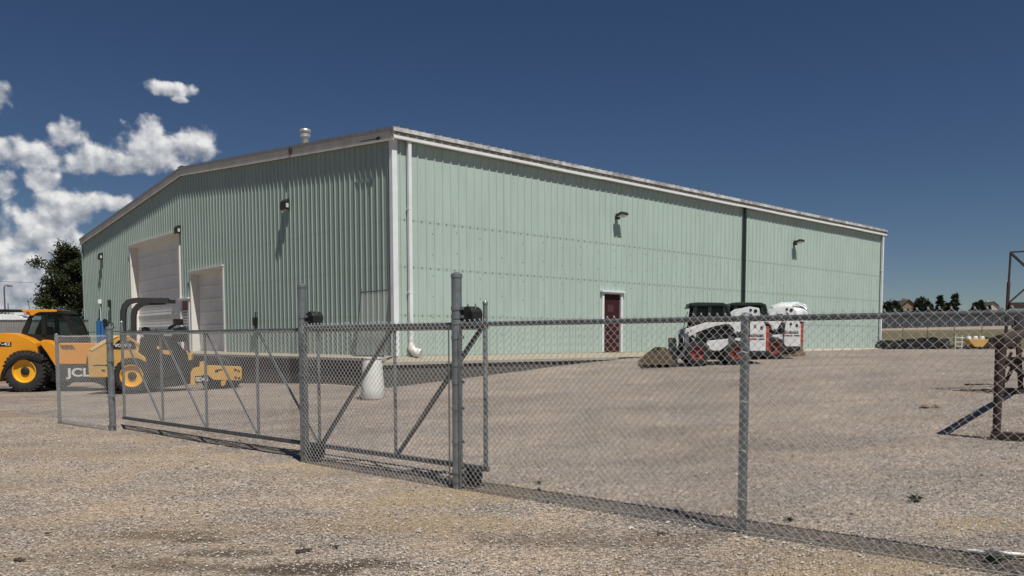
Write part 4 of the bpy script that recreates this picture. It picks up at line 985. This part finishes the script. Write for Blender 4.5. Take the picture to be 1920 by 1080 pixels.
# pipe lying on the ground, clods, weeds
p = on_ground(1812,1036); q = on_ground(1935,1043)
b = MB(); b.tube([(0,0,.016),(q.x-p.x,q.y-p.y,.016)], .014, 10); o = b.build('plastic_pipe', 'pvc', None, smooth=True); o.location = p; tag(o, 'thin white plastic pipe lying on the gravel at the lower right corner', 'pipe')
def clod(px, py, s, m, label, nm='dirt_clod', cat='clod'):
    p = on_ground(px, py); b = MB(); rnd = random.Random(int(px)); n = 7
    for k in range(9):
        c = Vector((rnd.uniform(-s,s), rnd.uniform(-s,s)*.7, s*.15)); r = s*rnd.uniform(.25,.5)
        b.lathe(c-Vector((0,0,r*.5)), (rnd.uniform(-.3,.3),rnd.uniform(-.3,.3),1), [(r*.7,0),(r,r*.35),(r*.8,r*.8),(r*.3,r)], n)
    o = b.build(nm, m, None); o.location = p; tag(o, label, cat)
clod(36,1050,.035,'dirt','dark dirt clod in the bottom left corner of the gravel'); clod(570,1034,.05,'dirt','dark clump of earth on the gravel left of the bottom centre')
clod(625,1025,.03,'dirt','small flat dirt clump just right of the larger dark clump'); clod(1745,765,.13,'wood','low pile of brown scrap lying on the gravel inside the fence','scrap_pile','scrap')
def weed(px, py, s, label):
    p = on_ground(px, py); b = MB(); rnd = random.Random(int(px))
    for k in range(70):
        a = rnd.uniform(0,6.28); l = s*rnd.uniform(.4,1); w = .006; o = Vector((rnd.uniform(-s,s)*.4, rnd.uniform(-s,s)*.3, 0)); tip = o+Vector((math.cos(a)*l*.7, math.sin(a)*l*.7, l*rnd.uniform(.15,.6))); sd_ = Vector((-math.sin(a),math.cos(a),0))*w
        b.add([o-sd_, o+sd_, (o+tip)/2+sd_*1.6+Vector((0,0,l*.1)), tip, (o+tip)/2-sd_*1.6+Vector((0,0,l*.1))], [(0,1,2,3,4)])
    o = b.build('weed', 'weed', None, recalc=False); o.location = p; tag(o, label, 'weed')
weed(1716,936,.10,'small grey green weed in the gravel inside the right fence'); weed(1862,1050,.09,'sparse weed beside the white pipe at the lower right corner')
weed(1478,975,.06,'tiny dry weed tuft at the foot of the fence right of the line post'); weed(1010,905,.05,'tiny weed tuft under the fence just right of the thick gate pole')
clod(1240,1000,.028,'dirt','small dark clod in front of the fence left of the line post'); clod(90,1000,.022,'dirt','tiny dirt clod above the darker one in the left foreground')
#@@BACK
# ------------------------------------------------------------------ background
def foliage_tree(name, label, px, ybase, ytop, dep, w, style, seed, group=None, m='pine', n=5200, ls=.16):
    g = at(px, ybase, dep); z0 = ground_z(g.x, dep); top = at(px, ytop, dep).z; H = top-z0
    t = thing(name, label, 'tree', (g.x, dep, z0), 0, group); rnd = random.Random(seed)
    b = MB(); b.tube([(0,0,-.2),(.03*w,0,H*.4),(-.02*w,.02,H*.75),(0,0,H*.95)], [H*.028,H*.02,H*.011,.02], 8)
    limbs = []
    nl = 34 if style == 'pine' else 30
    for k in range(nl):
        h = H*((.14 if style == 'pine' else .06)+(.82 if style == 'pine' else .9)*(k+rnd.random()*.6)/nl); a = k*2.4+rnd.random()
        if style == 'pine': rr = w*(.42+.58*math.sin(math.pi*min(1, .15+.85*(h/H))))*rnd.uniform(.6,1.05)*(1 if h < H*.8 else (1.08-h/H)*3.4)
        else: rr = w*(1.03-h/H)*rnd.uniform(.7,1.1)+.05
        e = Vector((math.cos(a)*rr, math.sin(a)*rr, h+rr*(.12 if style == 'pine' else -.15))); limbs.append((Vector((0,0,h*.97)), e))
        b.tube([(0,0,h*.97), e*.55+Vector((0,0,h*.43)), e], [H*.008,H*.005,.01], 5)
    b.build('trunk', 'bark', t)
    c = MB()
    for k in range(n):
        o, e = limbs[rnd.randrange(nl)]; f = rnd.random()**.55; ctr = o.lerp(e, f); sp = w*(.20 if style == 'pine' else .17)*(1 if style == 'pine' else 1.15-.75*e.z/H)
        # clumpy: needles gather in tufts
        tf = random.Random(hash((round(f*3), round(e.x*50), seed)) & 0xffff); tuft = Vector((tf.uniform(-1,1),tf.uniform(-1,1),tf.uniform(-.5,.9)))*sp
        p = ctr+tuft+Vector((rnd.gauss(0,1),rnd.gauss(0,1),rnd.gauss(0,.8)))*sp*.5
        if p.z < H*.05: continue
        d = Vector((rnd.uniform(-1,1),rnd.uniform(-1,1),rnd.uniform(-.2,1))).normalized(); s = d.orthogonal().normalized(); s.rotate(Matrix.Rotation(rnd.uniform(0,6.28),3,d)); L = ls*rnd.uniform(.7,1.5); wd = ls*.30
        c.add([p-s*wd, p+d*L*.5-s*wd*.8, p+d*L, p+d*L*.5+s*wd*.8, p+s*wd], [(0,1,2,3,4)])
    c.build('crown', m, t, recalc=False); return t
foliage_tree('pine_tree', 'big dark pine tree behind the left end of the warehouse', 134, 640, 462, 62, 2.5, 'pine', 4, n=30000, ls=.17)
foliage_tree('pine_tree', 'dark tree cut off by the left edge, behind the street lamp', -16, 640, 568, 80, 1.3, 'pine', 9, n=2500, ls=.24)
tg = 'conifers on the skyline at right'
spec = [(1664,608,568,2.2,'leftmost on the skyline, low and bushy against the white downspout'),(1677,608,567,1.8,'low and bushy just left of the brown gabled house'),(1720,608,562,2.2,'touching the right side of the brown house'),(1727,608,560,2.2,'rounded, tallest of the clump right of the brown house'),
        (1743,608,570,1.8,'small, in the low gap before the tall pair'),(1761,608,553,2.4,'pointed, left one of the tall pair'),(1788,608,550,3.0,'pointed and widest, tallest on the skyline'),(1774,608,568,2.2,'short, filling the gap between the tall pair'),(1828,608,567,2.2,'low, left of the cream house'),(1838,608,563,1.8,'pointed, touching the cream house'),(1852,608,574,.8,'tiny, in front of the cream gable')]
for k, (px, yb, yt, w, lab) in enumerate(spec):
    foliage_tree('conifer_tree', 'dark far conifer '+lab, px, yb, yt, 205+3*k, w, 'fir' if k not in (0,1,3) else 'pine', 20+k, tg, 'pinefar', 2800, .62)
def house(px0, px1, yeave, yapex, dep, wallm, label, roofw=1.0):
    c = at((px0+px1)/2, 620, dep); z0 = ground_z(c.x, dep); w = (px1-px0)/F*dep; ze = at(px0, yeave, dep).z-z0; za = at(px0, yapex, dep).z-z0
    t = thing('house', label, 'house', (c.x, dep, z0), R(-8)); h = w/2
    b = MB(); b.prism([(-h,0),(h,0),(h,ze),(0,za-.1),(-h,ze)], 0, 11); b.build('wall', wallm, t)
    for s in (-1, 1):
        b = MB(); b.prism([(0,za-.05),(0,za+.15),(s*(h+.5),ze-.15),(s*(h+.5),ze-.35)], -.4, 11.4); b.build('roof', 'shingle', t)
    b = MB(); b.bb((-h*.35,-.05,ze-1.6),(h*.05,-.01,ze-.5)); b.each('window', 'bluewin', t)
    b = MB(); b.box((h*.3,6,za+.1),(.8,.8,1.2)); b.build('chimney', wallm, t)
house(1688,1716,575,562,232,'tanwall','brown house with a dark gable roof among the conifers on the skyline')
house(1846,1876,580,566,240,'creamwall','cream house with a grey roof right of the small conifers on the skyline')
# long dark barrier fence far behind the grass
def barrier():
    pts = [(1560,618,597),(1640,617,596.5),(1750,614,596),(1850,612,595),(2050,609,592)]
    w = [at(px, yb, 150) for px, yb, yt in pts]; p0 = Vector((w[0].x, 150, 0)); t = thing('barrier_fence', 'long dark blue grey barrier fence on posts beyond the field', 'fence', (p0.x,p0.y,0))
    b = MB(); N_ = 60; x0, x1 = w[0].x, w[-1].x; zs = []
    for i in range(N_):
        xa = x0+(x1-x0)*i/N_; xb = x0+(x1-x0)*(i+1)/N_; ga, gb = ground_z(xa,150), ground_z(xb,150); b.add([(xa-x0,0,ga-.1),(xb-x0,0,gb-.1),(xb-x0,0,gb+2.0),(xa-x0,0,ga+2.0),(xa-x0,.1,ga-.1),(xb-x0,.1,gb-.1),(xb-x0,.1,gb+2.0),(xa-x0,.1,ga+2.0)], [(0,1,2,3),(7,6,5,4),(3,2,6,7)])
    b.build('barrier_fabric', 'barrier', t, recalc=False)
    c = MB(); N2 = 44
    for i in range(N2):
        xa = x0+(x1-x0)*(i+.3*math.sin(i*5))/N2; c.bar((xa-x0,-.08,ground_z(xa,150)-.2),(xa-x0,-.08,ground_z(xa,150)+2.05), .07,.07)
    o = c.build('post', 'galv', t); o['kind'] = 'stuff'
barrier()
# thin post-and-wire fence closer, posts countable
for k, px in enumerate((1692,1738,1788,1786.5,1840)):
    if k == 3: continue
    g = at(px, 652, 62); b = MB(); b.tube([(0,0,-.1),(.01,0,1.75)], .035, 6); o = b.build('fence_post', 'wood', None); o.location = (g.x,62,ground_z(g.x,62)); tag(o, 'thin wooden fence post in the dry grass, '+('first','second','third','','fourth')[k]+' from the warehouse', 'fence post', 'posts in the field')
# equipment row at the far edge of the gravel
def junk():
    dz = 44
    def base(px): g = at(px, 655, dz); return (g.x, dz, ground_z(g.x, dz))
    def box_item(px, w, h, m, label, name, cat, seed):
        t = thing(name, label, cat, base(px), R(seed*13 % 40-20)); rnd = random.Random(seed)
        b = MB(); b.bb((-w/2,-.4,.1),(w/2,.4,.1+h*.45)); b.bb((-w/2,-.4,0),(-w/2+.15,.4,.1)); b.bb((w/2-.15,-.4,0),(w/2,.4,.1)); b.build('frame', m, t, bevel=.02)
        c = MB()
        for k in range(7): x = rnd.uniform(-w/2,w/2*.8); c.bb((x,-.35,.1+h*.45),(x+rnd.uniform(.08,.3),.3,.1+h*rnd.uniform(.6,1))); 
        for k in range(3): c.tube([(rnd.uniform(-w/2,w/2),0,.2),(rnd.uniform(-w/2,w/2),.1,h*1.05)], .03, 6)
        c.each('teeth', 'mdark', t)
    items = [(1672,1.6,.5,'mdark','low black steel loader attachment nearest the far downspout','loader_attachment','attachment'),(1693,1.3,.62,'black','black loader attachment with upright teeth, second from the warehouse','loader_attachment','attachment'),
             (1714,1.2,.6,'mdark','dark rake-like attachment in the middle of the row','loader_attachment','attachment'),(1736,1.3,.75,'black','tallest black attachment, left of the grey wheels','loader_attachment','attachment'),(1868,1.6,.7,'rust2','rust brown steel attachment right of the yellow hopper','loader_attachment','attachment')]
    for i, it in enumerate(items): box_item(it[0], it[1], it[2]*.78, it[3], it[4], it[5], it[6], i+3)
    for k, px in enumerate((1722,1756,1772)):
        t = thing('spare_wheel', 'grey spare wheel lying in the equipment row, '+('leftmost','middle','rightmost')+(())[k] if False else 'grey dusty spare wheel in the equipment row, '+['leftmost','middle','rightmost'][k]+' of three', 'wheel', base(px), R(20*k), 'spare wheels')
        b = MB(); b.lathe((0,0,.30), (0,1,0), [(.16,-.1),(.29,-.12),(.30,-.05),(.30,.05),(.29,.12),(.16,.1)], 20); b.build('tyre', 'rubber', t, smooth=True)
        b = MB(); b.lathe((0,0,.30), (0,1,0), [(.15,-.1),(.15,.1)], 16); b.build('rim', 'galv', t, smooth=True)
    t = thing('metal_ladder_frame', 'pale steel ladder frame standing left of the yellow hopper', 'frame', base(1797), 0)
    b = MB()
    for x in (-.18,.18): b.tube([(x,0,0),(x,0,.75)], .025, 6)
    b.each('side_rail', 'pvc', t); b = MB()
    for z in (.15,.38,.62): b.tube([(-.18,0,z),(.3,0,z)], .02, 6)
    b.each('rung', 'pvc', t)
    t = thing('hopper', 'small yellow hopper with white lids on top in the equipment row', 'hopper', base(1828), 0)
    b = MB(); b.prism([(-.2,.12),(.25,.12),(.52,.46),(.52,.54),(-.52,.54),(-.52,.46)], -.35, .35); b.build('hopper_body', 'yellow', t, bevel=.01)
    b = MB(); b.bb((-.35,-.3,0),(-.28,.3,.14)); b.bb((.3,-.3,0),(.37,.3,.14)); b.each('leg', 'black', t)
    for x in (-.36,0,.36): b = MB(); b.lathe((x,0,.54),(0,0,1),[(.13,0),(.13,.10),(.09,.16),(.02,.17)],14); b.build('lid', 'barrel', t, smooth=True)
    # a low dark line of material behind them
    b = MB(); rnd = random.Random(2); g0 = at(1655,650,47); g1 = at(1875,650,47)
    for k in range(260):
        x = g0.x+(g1.x-g0.x)*rnd.random(); s = rnd.uniform(.06,.24); b.box((x, 47+rnd.uniform(-.8,.8), ground_z(x,47)+s*.35), (s*rnd.uniform(1,3),s,s*rnd.uniform(.5,1.2)), Matrix.Rotation(rnd.random()*3,3,'Z') @ Matrix.Rotation(rnd.uniform(-.4,.4),3,'X'))
    o = b.build('scrap_row', mat('mixed_scrap', (.02,.02,.02), .7, .2, .3, 2.5, col2=(.16,.15,.14), fac=(.5,.62)), None); tag(o, 'long low heap of dark scrap metal behind the attachments along the gravel edge', 'scrap', kind='stuff')
junk()
# left background: slatted fence, trailers, green roofed shed, street lamp, power line
def slat_fence():
    y = 43; x0 = at(-120,640,y).x; x1 = at(168,640,y).x; t = thing('slatted_fence', 'grey slatted chain link fence behind the telehandler', 'fence', (x0,y,0))
    b = MB(); n = int((x1-x0)/.09)
    for i in range(n): b.bb((i*.09,0,.03),(i*.09+.075,.015,2.72))
    b.build('slats', 'slat', t); c = MB(); c.tube([(0,-.02,2.75),(x1-x0,-.02,2.75)], .03, 8); c.build('top_rail', 'galvd', t)
    for i in range(int((x1-x0)/3)+1): c = MB(); c.tube([(i*3,-.04,0),(i*3,-.04,2.9)], .035, 8); c.build('post', 'galvd', t)
slat_fence()
def rv(px0, px1, ytop, dep, label):
    a = at(px0,640,dep); x1 = at(px1,640,dep).x; w = x1-a.x; H = at(px0,ytop,dep).z; t = thing('travel_trailer', label, 'travel trailer', (a.x,dep,0))
    b = MB(); b.prism([(0,.6),(w,.6),(w,H*.75),(w-.5,H-.08),(w-1.0,H),(.3,H),(0,H-.25)], 0, 2.4); b.build('trailer_body', 'rv', t, bevel=.08)
    b = MB(); b.prism([(0.1,H*.80),(w*.45,H*.83),(w-.6,H-.10),(w-.9,H-.05),(w*.42,H*.88),(.1,H*.86)], -.012, .0); b.build('stripe', 'rvs', t)
    b = MB(); b.bb((w*.32,-.02,H*.66),(w*.44,-.004,H*.84)); b.bb((w*.62,-.02,H*.70),(w*.78,-.004,H*.90)); b.each('window', 'bluewin', t)
    b = MB()
    for x in (w*.45, w*.58): b.lathe((x,-.02,.38),(0,1,0),[(.36,0),(.38,.04),(.36,.24)],18)
    b.each('wheel', 'rubber', t); b = MB(); b.box((w*.5,1.2,H+.13),(.8,.6,.26)); b.build('roof_unit', 'rv', t, bevel=.04)
rv(-110, 12, 588, 58, 'white travel trailer with dark swoosh stripe at the left edge, behind the slatted fence'); rv(8, 42, 590, 66, 'pale travel trailer with dark windows, seen left of the telehandler cab')
def shed():
    y = 78; a = at(70,640,y).x; c = at(150,640,y).x; H = at(100,606,y).z; Hr = at(100,589,y).z; t = thing('shed', 'building with a green metal roof seen through the telehandler cab', 'shed', (a,y,0))
    w = c-a; b = MB(); b.bb((0,0,0),(w,9,H)); b.build('wall', 'creamwall', t)
    b = MB(); b.add([(-.4,-.4,H-.05),(w+.4,-.4,H-.05),(w*.75,4.5,Hr),(w*.45,4.5,Hr),(-.4,9.4,H-.05),(w+.4,9.4,H-.05)], [(0,1,2,3),(0,3,4),(4,3,2,5),(1,5,2)]); b.build('roof', 'greenroof', t)
shed()
def lamp():
    p = at(12,640,85); H = at(12,538,85).z; t = thing('street_lamp', 'slim grey street lamp with a curved arm, far left skyline', 'street lamp', (p.x,85,0))
    b = MB(); b.tube([(0,0,0),(0,0,H-.1),(.08,0,H+.1),(.35,0,H+.2),(.6,0,H+.12)], [.10,.07,.05,.045,.04], 8); b.build('pole', 'lampgrey', t, smooth=True)
    b = MB(); b.box((.62,0,H+.08),(.5,.2,.12)); b.build('lamp_head', 'lampgrey', t, bevel=.02)
    for px, yt, nm in ((18,568,0),):
        g = at(px,640,90); o = MB().tube([(0,0,0),(0,0,at(px,yt,90).z)], .05, 6).build('thin_pole', 'lampgrey', None); o.location = (g.x,90,0); tag(o, 'short thin dark pole just right of the street lamp', 'pole')
lamp()
p0, p1 = at(-60,525,95), at(240,534,95); b = MB(); b.tube([p0, (p0+p1)/2-Vector((0,0,.12)), p1], .018, 5); o = b.build('power_line', 'black', None); tag(o, 'thin dark power line crossing the clouds left of the warehouse', 'cable')
S.render.engine = 'CYCLES'
